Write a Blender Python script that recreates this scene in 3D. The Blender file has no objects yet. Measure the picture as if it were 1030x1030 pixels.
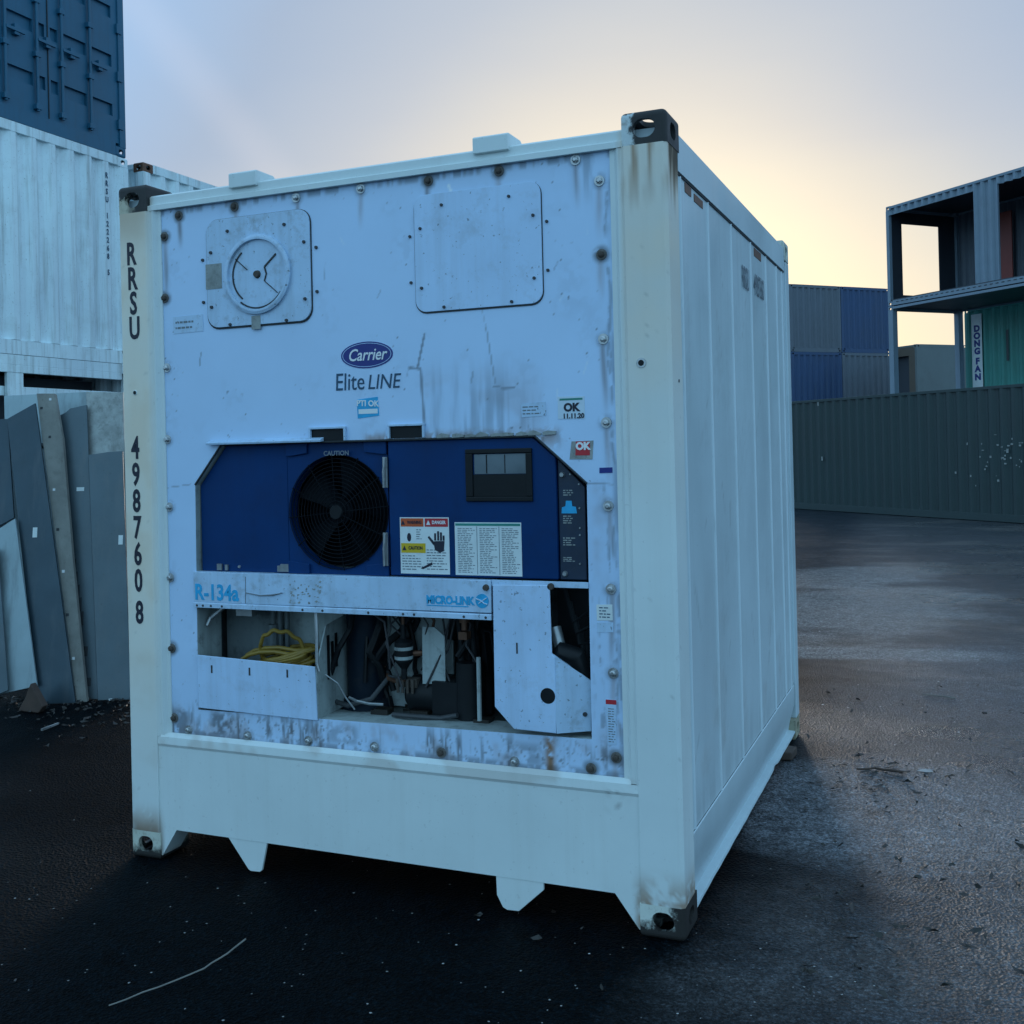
import bpy, bmesh, math, random
import numpy as np
from mathutils import Vector, Matrix
random.seed(7); RNG = np.random.default_rng(5)
SC = bpy.context.scene; COL = SC.collection
PI = math.pi; R = math.radians

# ------------------------------------------------------------------ camera
CAM = np.array([2.13283438, -3.63887571, 1.72227509])
FOC, PY, YAW, PITCH, ROLL = 1078.9235, 446.478, 0.395874187, 0.00472465, -0.02347048
_f = np.array([-math.sin(YAW)*math.cos(PITCH), math.cos(YAW)*math.cos(PITCH), math.sin(PITCH)])
_r = np.array([math.cos(YAW), math.sin(YAW), 0.0]); _u = np.cross(_r, _f)
CR = math.cos(ROLL)*_r + math.sin(ROLL)*_u; CU = -math.sin(ROLL)*_r + math.cos(ROLL)*_u; CF = _f
cam = bpy.data.objects.new('camera', bpy.data.cameras.new('camera')); COL.objects.link(cam)
m = Matrix.Identity(4)
for i in range(3):
    m[i][0] = CR[i]; m[i][1] = CU[i]; m[i][2] = -CF[i]; m[i][3] = CAM[i]
cam.matrix_world = m
cam.data.sensor_width = 36; cam.data.lens = 36*FOC/1030; cam.data.shift_y = -(515-PY)/1030
cam.data.clip_start = 0.05; cam.data.clip_end = 3000
SC.camera = cam
SC.render.resolution_x = 1024; SC.render.resolution_y = 1024

def onplane(u, v, P, n):      # where the line of sight through a photo pixel meets a real plane
    d = CF + (u-515)/FOC*CR - (v-PY)/FOC*CU
    P = np.array(P, float); n = np.array(n, float)
    return CAM + d*((P-CAM) @ n)/(d @ n)
def F(u, v, y=0.03):          # on the front of the container
    q = onplane(u, v, (0, y, 0), (0, 1, 0)); return (float(q[0]), float(q[2]))
def G(u, v, z=0.0):           # on the ground
    q = onplane(u, v, (0, 0, z), (0, 0, 1)); return (float(q[0]), float(q[1]))

# ------------------------------------------------------------------ sky and sun
SUN_EL, SUN_AZ = R(6.0), R(-15.5)      # azimuth from +Y towards +X
SUND = Vector((math.sin(SUN_AZ)*math.cos(SUN_EL), math.cos(SUN_AZ)*math.cos(SUN_EL), math.sin(SUN_EL)))
world = bpy.data.worlds.new('World'); SC.world = world; world.use_nodes = True
nt = world.node_tree; nt.nodes.clear()
def N(t, typ, **kw):
    n = t.nodes.new(typ)
    for k, v in kw.items():
        if k.startswith('i_'):
            key = k[2:]; key = int(key) if key.isdigit() else key.replace('_', ' ')
            n.inputs[key].default_value = v
        else: setattr(n, k, v)
    return n
def ramp(t, stops, interp='LINEAR'):
    n = t.nodes.new('ShaderNodeValToRGB'); n.color_ramp.interpolation = interp
    e = n.color_ramp.elements
    while len(e) < len(stops): e.new(0.5)
    for el, (p, c) in zip(e, stops):
        el.position = p; el.color = (c[0], c[1], c[2], 1) if hasattr(c, '__len__') else (c, c, c, 1)
    return n
L = nt.links.new
sky = N(nt, 'ShaderNodeTexSky', sky_type='NISHITA', sun_disc=False, sun_elevation=SUN_EL, sun_rotation=SUN_AZ, air_density=1.5, dust_density=3.0, ozone_density=2.0)
tc = N(nt, 'ShaderNodeTexCoord')
nrm = N(nt, 'ShaderNodeVectorMath', operation='NORMALIZE'); L(tc.outputs['Generated'], nrm.inputs[0])
# angle from the sun, stretched a little along the horizon, with thin uneven high cloud
dt = N(nt, 'ShaderNodeVectorMath', operation='DOT_PRODUCT'); L(nrm.outputs[0], dt.inputs[0]); dt.inputs[1].default_value = SUND
ac = N(nt, 'ShaderNodeMath', operation='ARCCOSINE'); L(dt.outputs['Value'], ac.inputs[0])
an = N(nt, 'ShaderNodeMath', operation='DIVIDE'); L(ac.outputs[0], an.inputs[0]); an.inputs[1].default_value = PI
mp = N(nt, 'ShaderNodeMapping'); mp.inputs['Scale'].default_value = (1.2, 1.2, 5.0); mp.inputs['Rotation'].default_value = (0.5, 0.35, 0.2); L(nrm.outputs[0], mp.inputs['Vector'])
nz = N(nt, 'ShaderNodeTexNoise', i_Scale=1.7, i_Detail=4.0, i_Roughness=0.5); L(mp.outputs[0], nz.inputs['Vector'])
nm = N(nt, 'ShaderNodeMapRange'); nm.inputs['To Min'].default_value = -0.018; nm.inputs['To Max'].default_value = 0.018; L(nz.outputs['Fac'], nm.inputs['Value'])
ad = N(nt, 'ShaderNodeMath', operation='ADD'); L(an.outputs[0], ad.inputs[0]); L(nm.outputs[0], ad.inputs[1])
rp = ramp(nt, [(0.0, (.84, .80, .62)), (0.040, (.68, .70, .63)), (0.070, (.54, .58, .60)), (0.10, (.41, .49, .60)), (0.135, (.32, .43, .60)), (0.165, (.32, .49, .74)), (0.20, (.32, .52, .80)), (0.30, (.33, .55, .85)), (0.6, (.43, .81, 1.16)), (1.0, (.44, .84, 1.20))])
L(ad.outputs[0], rp.inputs[0])
sk = N(nt, 'ShaderNodeVectorMath', operation='SCALE'); sk.inputs['Scale'].default_value = 0.018; L(sky.outputs[0], sk.inputs[0])
# warm bright band low over the horizon on the sun side
sx = N(nt, 'ShaderNodeSeparateXYZ'); L(nrm.outputs[0], sx.inputs[0])
hz = N(nt, 'ShaderNodeMapRange'); hz.inputs['From Min'].default_value = 0.0; hz.inputs['From Max'].default_value = 0.26; hz.inputs['To Min'].default_value = 1.0; hz.inputs['To Max'].default_value = 0.0
L(sx.outputs['Z'], hz.inputs['Value'])
hs = N(nt, 'ShaderNodeMapRange'); hs.inputs['From Min'].default_value = 0.80; hs.inputs['From Max'].default_value = 0.99; L(dt.outputs['Value'], hs.inputs['Value'])
hm = N(nt, 'ShaderNodeMath', operation='MULTIPLY'); L(hz.outputs[0], hm.inputs[0]); L(hs.outputs[0], hm.inputs[1])
hmm = N(nt, 'ShaderNodeMath', operation='MULTIPLY'); L(hm.outputs[0], hmm.inputs[0]); hmm.inputs[1].default_value = 0.8
wm = N(nt, 'ShaderNodeMix', data_type='RGBA'); L(hmm.outputs[0], wm.inputs[0]); L(rp.outputs[0], wm.inputs[6]); wm.inputs[7].default_value = (.90, .86, .60, 1)
sm = N(nt, 'ShaderNodeVectorMath', operation='ADD'); L(wm.outputs[2], sm.inputs[0]); L(sk.outputs[0], sm.inputs[1])
def skydir(u, v): d = CF + (u-515)/FOC*CR - (v-PY)/FOC*CU; return Vector(d).normalized()
tA, tB = skydir(150, 20), skydir(292, 195); tn = tA.cross(tB).normalized(); tm = (tA+tB).normalized()
d1 = N(nt, 'ShaderNodeVectorMath', operation='DOT_PRODUCT'); L(nrm.outputs[0], d1.inputs[0]); d1.inputs[1].default_value = tn
a1 = N(nt, 'ShaderNodeMath', operation='ABSOLUTE'); L(d1.outputs['Value'], a1.inputs[0])
m1 = N(nt, 'ShaderNodeMapRange', interpolation_type='SMOOTHSTEP'); m1.inputs['From Min'].default_value = 0.0; m1.inputs['From Max'].default_value = .030; m1.inputs['To Min'].default_value = 1; m1.inputs['To Max'].default_value = 0; L(a1.outputs[0], m1.inputs['Value'])
d2 = N(nt, 'ShaderNodeVectorMath', operation='DOT_PRODUCT'); L(nrm.outputs[0], d2.inputs[0]); d2.inputs[1].default_value = tm
m2 = N(nt, 'ShaderNodeMapRange', interpolation_type='SMOOTHSTEP'); m2.inputs['From Min'].default_value = .955; m2.inputs['From Max'].default_value = .995; L(d2.outputs['Value'], m2.inputs['Value'])
m3 = N(nt, 'ShaderNodeMath', operation='MULTIPLY'); L(m1.outputs[0], m3.inputs[0]); L(m2.outputs[0], m3.inputs[1])
tr = N(nt, 'ShaderNodeVectorMath', operation='SCALE'); tr.inputs[0].default_value = (.050, .034, .022); L(m3.outputs[0], tr.inputs['Scale'])
sm2 = N(nt, 'ShaderNodeVectorMath', operation='ADD'); L(sm.outputs[0], sm2.inputs[0]); L(tr.outputs[0], sm2.inputs[1]); sm = sm2
bg = N(nt, 'ShaderNodeBackground', i_Strength=0.95); L(sm.outputs[0], bg.inputs[0])
wo = N(nt, 'ShaderNodeOutputWorld'); L(bg.outputs[0], wo.inputs[0])

sun = bpy.data.objects.new('sun', bpy.data.lights.new('sun', 'SUN')); COL.objects.link(sun)
sun.data.energy = 0.5; sun.data.angle = R(12); sun.data.color = (1.0, .93, .87)
sun.rotation_euler = SUND.to_track_quat('Z', 'Y').to_euler(); sun.location = (0, 0, 40)
SC.view_settings.view_transform = 'Standard'; SC.view_settings.look = 'None'
SC.view_settings.exposure = 0.12; SC.view_settings.gamma = 1.0; SC.view_settings.use_curve_mapping = False
SC.render.engine = 'CYCLES'

# ------------------------------------------------------------------ helpers
def world_of(o):
    M = Matrix.Identity(4)
    while o is not None:
        M = o.matrix_basis @ M; o = o.parent
    return M
def tag(o, label=None, cat=None, group=None, kind=None):
    for k, v in (('label', label), ('category', cat), ('group', group), ('kind', kind)):
        if v: o[k] = v
    return o
def empty(name, loc=(0, 0, 0), rz=0, label=None, cat=None, group=None):
    o = bpy.data.objects.new(name, None); COL.objects.link(o); o.empty_display_size = .2
    o.location = loc; o.rotation_euler = (0, 0, rz)
    return tag(o, label, cat, group)

class MB:
    def __init__(s): s.v = []; s.f = []; s.mi = []; s.cm = 0
    def add(s, vs, fs):
        b = len(s.v); s.v += [tuple(map(float, p)) for p in vs]; s.f += [tuple(b+i for i in f) for f in fs]; s.mi += [s.cm]*len(fs); return s
    def box(s, x0, x1, y0, y1, z0, z1, M=None):
        vs = [(x, y, z) for x in (x0, x1) for y in (y0, y1) for z in (z0, z1)]
        if M is not None: vs = [tuple(M @ Vector(p)) for p in vs]
        return s.add(vs, [(0, 1, 3, 2), (4, 6, 7, 5), (0, 4, 5, 1), (2, 3, 7, 6), (0, 2, 6, 4), (1, 5, 7, 3)])
    def prism(s, pts, a0, a1, axis='y', M=None):    # pts in the plane across the axis: y -> (x,z), x -> (y,z), z -> (x,y)
        def mk(p, a): return {'y': (p[0], a, p[1]), 'x': (a, p[0], p[1]), 'z': (p[0], p[1], a)}[axis]
        n = len(pts); vs = [mk(p, a0) for p in pts]+[mk(p, a1) for p in pts]
        if M is not None: vs = [tuple(M @ Vector(p)) for p in vs]
        return s.add(vs, [tuple(range(n)), tuple(range(2*n-1, n-1, -1))]+[(i, i+n, (i+1) % n+n, (i+1) % n) for i in range(n)])
    def cyl(s, p0, p1, r0, r1=None, n=16, caps=True):
        r1 = r0 if r1 is None else r1; p0 = Vector(p0); p1 = Vector(p1); d = (p1-p0).normalized()
        a = d.orthogonal().normalized(); b = d.cross(a)
        vs = [p+(a*math.cos(2*PI*i/n)+b*math.sin(2*PI*i/n))*r for p, r in ((p0, r0), (p1, r1)) for i in range(n)]
        fs = [(i, (i+1) % n, (i+1) % n+n, i+n) for i in range(n)]
        if caps: fs += [tuple(range(n-1, -1, -1)), tuple(range(n, 2*n))]
        return s.add(vs, fs)
    def tube(s, path, r, n=8):
        path = [Vector(p) for p in path]; rs = r if hasattr(r, '__len__') else [r]*len(path)
        t = (path[1]-path[0]).normalized(); a = t.orthogonal().normalized(); vs = []
        for i, p in enumerate(path):
            t = (path[min(i+1, len(path)-1)]-path[max(i-1, 0)]).normalized()
            a = (a-t*a.dot(t)).normalized(); b = t.cross(a)
            vs += [p+(a*math.cos(2*PI*k/n)+b*math.sin(2*PI*k/n))*rs[i] for k in range(n)]
        fs = [(i*n+k, i*n+(k+1) % n, (i+1)*n+(k+1) % n, (i+1)*n+k) for i in range(len(path)-1) for k in range(n)]
        fs += [tuple(range(n-1, -1, -1)), tuple(range((len(path)-1)*n, len(path)*n))]
        return s.add(vs, fs)
    def patch(s, p00, p10, p11, p01, step):         # finely divided sheet, so wear can be stored on its points
        p = [np.array(q, float) for q in (p00, p10, p11, p01)]
        nu = max(1, int(np.ceil(max(np.linalg.norm(p[1]-p[0]), np.linalg.norm(p[2]-p[3]))/step)))
        nv = max(1, int(np.ceil(max(np.linalg.norm(p[3]-p[0]), np.linalg.norm(p[2]-p[1]))/step)))
        U, V = np.meshgrid(np.linspace(0, 1, nu+1), np.linspace(0, 1, nv+1)); U = U[..., None]; V = V[..., None]
        X = (1-U)*(1-V)*p[0]+U*(1-V)*p[1]+U*V*p[2]+(1-U)*V*p[3]
        w = nu+1
        return s.add([tuple(q) for q in X.reshape(-1, 3)], [(j*w+i, j*w+i+1, (j+1)*w+i+1, (j+1)*w+i) for j in range(nv) for i in range(nu)])
    def build(s, name, mats, parent=None, world=True, smooth=False, bevel=0, grime=None, label=None, recalc=True):
        me = bpy.data.meshes.new(name); me.from_pydata(s.v, [], s.f)
        mats = mats if isinstance(mats, (list, tuple)) else [mats]
        for mm in mats: me.materials.append(mm)
        if len(mats) > 1: me.polygons.foreach_set('material_index', s.mi)
        if grime is not None:
            co = np.array(s.v); c = grime(co[:, 0], co[:, 1], co[:, 2])
            at = me.color_attributes.new('grime', 'FLOAT_COLOR', 'POINT')
            c4 = np.ones((len(co), 4), np.float32)
            for k in range(3): c4[:, k] = np.clip(c[k], 0, 1)
            at.data.foreach_set('color', c4.ravel())
        if recalc and len(s.f) < 60000:
            bm = bmesh.new(); bm.from_mesh(me); bmesh.ops.recalc_face_normals(bm, faces=bm.faces); bm.to_mesh(me); bm.free()
        if world and parent is not None: me.transform(world_of(parent).inverted())
        if smooth:
            for p in me.polygons: p.use_smooth = True
            me.set_sharp_from_angle(angle=R(35))
        me.update()
        o = bpy.data.objects.new(name, me); COL.objects.link(o)
        if parent is not None: o.parent = parent
        if bevel:
            b = o.modifiers.new('bevel', 'BEVEL'); b.width = bevel; b.segments = 2; b.limit_method = 'ANGLE'
        if label: o['label'] = label
        return o

def text_mesh(name, txt, mat, parent, origin, right, up, size, bold=0.0, sx=1.0, shear=0.0, align='CENTER', spacing=1.0, depth=.0006, label=None, valign='CENTER'):
    cu = bpy.data.curves.new(name, 'FONT'); cu.body = txt; cu.size = size; cu.offset = bold; cu.shear = shear
    cu.align_x = align; cu.align_y = valign; cu.space_character = spacing; cu.extrude = depth; cu.resolution_u = 3
    ob = bpy.data.objects.new('text_source', cu); COL.objects.link(ob)
    bpy.context.view_layer.update()
    me = bpy.data.meshes.new_from_object(ob.evaluated_get(bpy.context.evaluated_depsgraph_get()))
    bpy.data.objects.remove(ob)
    r = Vector(right).normalized(); u = Vector(up).normalized(); n = r.cross(u)
    M = Matrix(((r.x*sx, u.x, n.x, origin[0]), (r.y*sx, u.y, n.y, origin[1]), (r.z*sx, u.z, n.z, origin[2]), (0, 0, 0, 1)))
    me.transform(M)
    if parent is not None: me.transform(world_of(parent).inverted())
    me.materials.clear(); me.materials.append(mat); me.name = name
    o = bpy.data.objects.new(name, me); COL.objects.link(o)
    if parent is not None: o.parent = parent
    if label: o['label'] = label
    return o

# value noise in numpy for wear masks
def vnoise(x, y, seed=0):
    xi = np.floor(x).astype(np.int64); yi = np.floor(y).astype(np.int64); xf = x-xi; yf = y-yi
    def h(a, b):
        n = (a*374761393+b*668265263+seed*974634777) & 0xffffffff
        n = ((n ^ (n >> 13))*1274126177) & 0xffffffff
        return ((n ^ (n >> 16)) & 0xffff)/65535.0
    u = xf*xf*(3-2*xf); v = yf*yf*(3-2*yf)
    return (h(xi, yi)*(1-u)+h(xi+1, yi)*u)*(1-v)+(h(xi, yi+1)*(1-u)+h(xi+1, yi+1)*u)*v
def fbm(x, y, seed=0, o=4):
    s = 0; a = .5
    for i in range(o): s = s+a*vnoise(x*2**i, y*2**i, seed+i*17); a *= .5
    return s/(1-.5**o)
def sstep(a, b, x): t = np.clip((x-a)/(b-a), 0, 1); return t*t*(3-2*t)

# ------------------------------------------------------------------ materials
def pmat(name, col, rough=.5, metal=0.0, var=.12, vscale=3.0, dirt=0.0, dirtcol=(.05, .045, .04), streak=0.0, grime=False, bump=.1, bscale=60.0, spec=.5, speckle=0.0, warp=0.0, lightcol=(.78, .86, .92)):
    mt = bpy.data.materials.new(name); mt.use_nodes = True; t = mt.node_tree; t.nodes.clear(); Lk = t.links.new
    out = N(t, 'ShaderNodeOutputMaterial'); b = N(t, 'ShaderNodeBsdfPrincipled'); Lk(b.outputs[0], out.inputs[0])
    b.inputs['Metallic'].default_value = metal; b.inputs['Specular IOR Level'].default_value = spec
    tcn = N(t, 'ShaderNodeTexCoord'); co = tcn.outputs['Object']
    n1 = N(t, 'ShaderNodeTexNoise', i_Scale=vscale, i_Detail=6.0, i_Roughness=.6); Lk(co, n1.inputs['Vector'])
    c0 = tuple(c*(1-var) for c in col); c1 = tuple(min(1, c*(1+var)) for c in col)
    r1 = ramp(t, [(.3, c0), (.7, c1)]); Lk(n1.outputs['Fac'], r1.inputs[0]); cur = r1.outputs[0]
    def mix(cur, fac, c):
        m_ = N(t, 'ShaderNodeMix', data_type='RGBA'); Lk(fac, m_.inputs[0]); Lk(cur, m_.inputs[6])
        m_.inputs[7].default_value = (*c, 1); return m_.outputs[2]
    rough_add = None
    if streak:
        mpn = N(t, 'ShaderNodeMapping'); mpn.inputs['Scale'].default_value = (9, 9, .5); Lk(co, mpn.inputs['Vector'])
        n2 = N(t, 'ShaderNodeTexNoise', i_Scale=1.6, i_Detail=5.0, i_Roughness=.65); Lk(mpn.outputs[0], n2.inputs['Vector'])
        r2 = ramp(t, [(.50, 0.0), (.78, streak)]); Lk(n2.outputs['Fac'], r2.inputs[0]); cur = mix(cur, r2.outputs[0], dirtcol)
    if dirt:
        n3 = N(t, 'ShaderNodeTexNoise', i_Scale=vscale*3.3, i_Detail=8.0, i_Roughness=.7); Lk(co, n3.inputs['Vector'])
        r3 = ramp(t, [(.52, 0.0), (.75, dirt)]); Lk(n3.outputs['Fac'], r3.inputs[0]); cur = mix(cur, r3.outputs[0], dirtcol)
    if speckle:
        n4 = N(t, 'ShaderNodeTexNoise', i_Scale=55.0, i_Detail=3.0, i_Roughness=.6); Lk(co, n4.inputs['Vector'])
        r4 = ramp(t, [(.66, 0.0), (.70, speckle)]); Lk(n4.outputs['Fac'], r4.inputs[0]); cur = mix(cur, r4.outputs[0], (.04, .035, .03))
    rr = ramp(t, [(.3, max(.03, rough-.07)), (.7, min(1, rough+.1))]); Lk(n1.outputs['Fac'], rr.inputs[0]); ro = rr.outputs[0]
    if grime:
        at = N(t, 'ShaderNodeAttribute', attribute_name='grime'); sp = N(t, 'ShaderNodeSeparateColor'); Lk(at.outputs['Color'], sp.inputs[0])
        cur = mix(cur, sp.outputs[2], lightcol)
        cur = mix(cur, sp.outputs[1], (.26, .12, .035))
        cur = mix(cur, sp.outputs[0], (.058, .046, .033))
        mx = N(t, 'ShaderNodeMath', operation='ADD'); Lk(sp.outputs[0], mx.inputs[0]); Lk(sp.outputs[1], mx.inputs[1])
        ms = N(t, 'ShaderNodeMath', operation='MULTIPLY_ADD'); Lk(mx.outputs[0], ms.inputs[0]); ms.inputs[1].default_value = .4; Lk(ro, ms.inputs[2]); ro = ms.outputs[0]
    Lk(cur, b.inputs['Base Color']); Lk(ro, b.inputs['Roughness'])
    last = None
    if bump:
        nb = N(t, 'ShaderNodeTexNoise', i_Scale=bscale, i_Detail=4.0); Lk(co, nb.inputs['Vector'])
        bp = N(t, 'ShaderNodeBump', i_Strength=bump, i_Distance=.002); Lk(nb.outputs['Fac'], bp.inputs['Height']); last = bp
    if warp:
        nb = N(t, 'ShaderNodeTexNoise', i_Scale=1.6, i_Detail=2.0); Lk(co, nb.inputs['Vector'])
        b2 = N(t, 'ShaderNodeBump', i_Strength=1.0, i_Distance=warp); Lk(nb.outputs['Fac'], b2.inputs['Height'])
        if last: Lk(last.outputs[0], b2.inputs['Normal'])
        last = b2
    if last: Lk(last.outputs[0], b.inputs['Normal'])
    return mt

M = {}
M['panel'] = pmat('panel_paint', (.50, .67, .89), .38, var=.05, vscale=1.3, grime=True, bump=.06, bscale=90, warp=.010)
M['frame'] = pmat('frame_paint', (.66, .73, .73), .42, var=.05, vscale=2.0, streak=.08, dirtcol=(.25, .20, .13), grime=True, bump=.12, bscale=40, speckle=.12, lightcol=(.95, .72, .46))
M['side'] = pmat('side_paint', (.53, .63, .67), .36, var=.05, vscale=.9, streak=.10, dirtcol=(.22, .22, .2), bump=.05, bscale=60, warp=.022, speckle=.12, grime=True)
M['casting'] = pmat('casting_worn', (.60, .66, .60), .6, var=.15, vscale=5, dirt=1.0, dirtcol=(.10, .065, .035), streak=.9, bump=.6, bscale=40, speckle=.8)
M['casting_low'] = pmat('casting_muddy', (.34, .31, .22), .7, var=.3, vscale=6, dirt=1.0, dirtcol=(.03, .024, .018), streak=.9, bump=.8, bscale=40, speckle=.9)
M['casting_hole_shade'] = pmat('casting_hole_shade', (.020, .018, .018), .55, var=.5, vscale=3.5, dirt=.9, dirtcol=(.38, .42, .40), bump=.8, bscale=40)
M['bolt'] = pmat('bolt_zinc', (.45, .47, .48), .35, metal=.75, var=.25, vscale=30, bump=.2)
M['bolt_rust'] = pmat('bolt_rusty', (.07, .055, .045), .8, var=.3, vscale=60, bump=.5)
M['washer'] = pmat('washer_grimy', (.13, .12, .11), .7, var=.4, vscale=60, dirt=.5)
M['screw'] = pmat('screw_dark', (.04, .04, .045), .6, var=.3, vscale=60)
M['blue'] = pmat('unit_blue_paint', (.0003, .033, .130), .5, spec=.18, var=.15, vscale=2.5, dirt=.25, dirtcol=(.008, .012, .03), bump=.05, streak=.15)
M['black'] = pmat('black_plastic', (.007, .009, .011), .5, spec=.25, var=.3, vscale=8, bump=.1)
M['fanblack'] = pmat('fan_black', (.003, .005, .008), .6, var=.3, vscale=8, bump=0, spec=.12)
M['darkgrey'] = pmat('dark_grey_steel', (.045, .05, .055), .6, var=.3, vscale=6, dirt=.5)
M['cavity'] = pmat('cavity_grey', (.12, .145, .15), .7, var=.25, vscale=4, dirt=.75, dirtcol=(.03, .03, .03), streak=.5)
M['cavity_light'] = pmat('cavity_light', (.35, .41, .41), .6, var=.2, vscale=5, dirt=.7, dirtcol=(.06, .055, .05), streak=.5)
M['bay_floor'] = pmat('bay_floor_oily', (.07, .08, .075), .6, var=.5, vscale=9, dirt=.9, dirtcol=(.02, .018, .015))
M['steel'] = pmat('bare_steel', (.35, .37, .38), .38, metal=.7, var=.25, vscale=9, dirt=.4)
M['copper'] = pmat('old_copper', (.16, .08, .05), .5, metal=.5, var=.3, vscale=20)
M['cable'] = pmat('yellow_cable', (.24, .15, .02), .5, var=.15, vscale=12, dirt=.3, dirtcol=(.08, .05, .01))
M['white_label'] = pmat('label_white', (.66, .72, .72), .5, var=.06, vscale=9, dirt=.2, dirtcol=(.3, .3, .3))
M['label_pale'] = pmat('label_pale_blue', (.56, .68, .78), .5, var=.06, vscale=9)
M['ink'] = pmat('ink_black', (.012, .014, .03), .6, var=.2)
M['ink_grey'] = pmat('ink_faded', (.16, .19, .22), .6, var=.2)
M['ink_mid'] = pmat('ink_teal', (.02, .07, .13), .6, var=.2)
M['ink_panel'] = pmat('ink_panel_light', (.45, .62, .85), .5, var=.1)
M['cyan'] = pmat('ink_cyan', (.015, .36, .66), .5, var=.15, vscale=20)
M['logo_blue'] = pmat('logo_navy', (.006, .02, .19), .4, var=.05)
M['white'] = pmat('white_ink', (.75, .78, .8), .5, var=.05)
M['orange'] = pmat('label_orange', (.55, .09, .02), .5, var=.1)
M['red'] = pmat('label_red', (.45, .02, .03), .5, var=.1)
M['yellow'] = pmat('label_yellow', (.62, .42, .01), .5, var=.1)
M['green_ink'] = pmat('label_green', (.02, .22, .18), .5, var=.15)
M['oldlabel'] = pmat('old_label_grey', (.28, .30, .29), .7, var=.3, vscale=20, dirt=.6)
M['glass'] = pmat('display_glass', (.12, .15, .17), .12, var=.2, vscale=5, bump=0)
M['rubber'] = pmat('gasket_dark', (.03, .035, .04), .7, var=.3)
def cont(name, col, **k):
    d = dict(rough=.5, var=.12, vscale=.8, streak=.35, dirtcol=tuple(c*.35+.02 for c in col), dirt=.25, bump=.1, bscale=30); d.update(k)
    return pmat(name, col, **d)
M['c_white'] = cont('container_white', (.74, .87, .93), streak=.6, dirtcol=(.19, .19, .15), speckle=.5)
M['c_blue'] = cont('container_blue', (.015, .115, .20))
M['c_green'] = cont('container_dark_green', (.022, .045, .047), dirtcol=(.02, .03, .03))
M['c_grey'] = cont('container_slate', (.10, .12, .15))
M['c_navy'] = cont('container_navy', (.022, .058, .14))
M['c_steelblue'] = cont('container_steel_blue', (.19, .25, .31))
M['c_teal'] = cont('container_teal', (.045, .27, .23))
M['c_box'] = cont('container_plain_grey', (.12, .145, .15), streak=.1)
M['c_brown'] = cont('container_brown_edge', (.10, .075, .055))
M['c_red'] = cont('partition_red', (.28, .05, .035), streak=.2)
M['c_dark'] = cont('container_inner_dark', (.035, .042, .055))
M['sheet'] = pmat('leaning_sheet', (.085, .12, .14), .36, metal=.35, var=.22, vscale=1.5, streak=.8, dirtcol=(.12, .14, .15), dirt=.5, bump=.15, warp=.03, speckle=.3)
M['sheet_dark'] = pmat('leaning_sheet_dark', (.035, .062, .082), .32, metal=.35, var=.25, vscale=1.5, streak=.8, dirtcol=(.075, .095, .11), dirt=.35, bump=.1, warp=.03, speckle=.2)
M['sheet_light'] = pmat('leaning_sheet_light', (.30, .39, .42), .4, metal=.2, var=.2, vscale=1.5, streak=.5, bump=.1)
M['galv'] = pmat('galvanised_sheet', (.30, .32, .31), .45, metal=.5, var=.35, vscale=9, dirt=.6, dirtcol=(.07, .07, .07), streak=.6, bump=.2)
M['plank'] = pmat('weathered_plank', (.22, .22, .20), .75, var=.25, vscale=5, streak=.6, dirtcol=(.09, .08, .07), dirt=.4, bump=.5, speckle=.3)
M['wood'] = pmat('broken_wood', (.07, .045, .035), .8, var=.3, vscale=8, bump=.6)
M['stick'] = pmat('pale_stick', (.20, .19, .17), .7, var=.2, vscale=10)
M['leaf'] = pmat('wet_leaf', (.016, .013, .010), .45, var=.5, vscale=10)
M['stone'] = pmat('small_stone', (.30, .30, .30), .5, var=.6, vscale=3)

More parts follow.
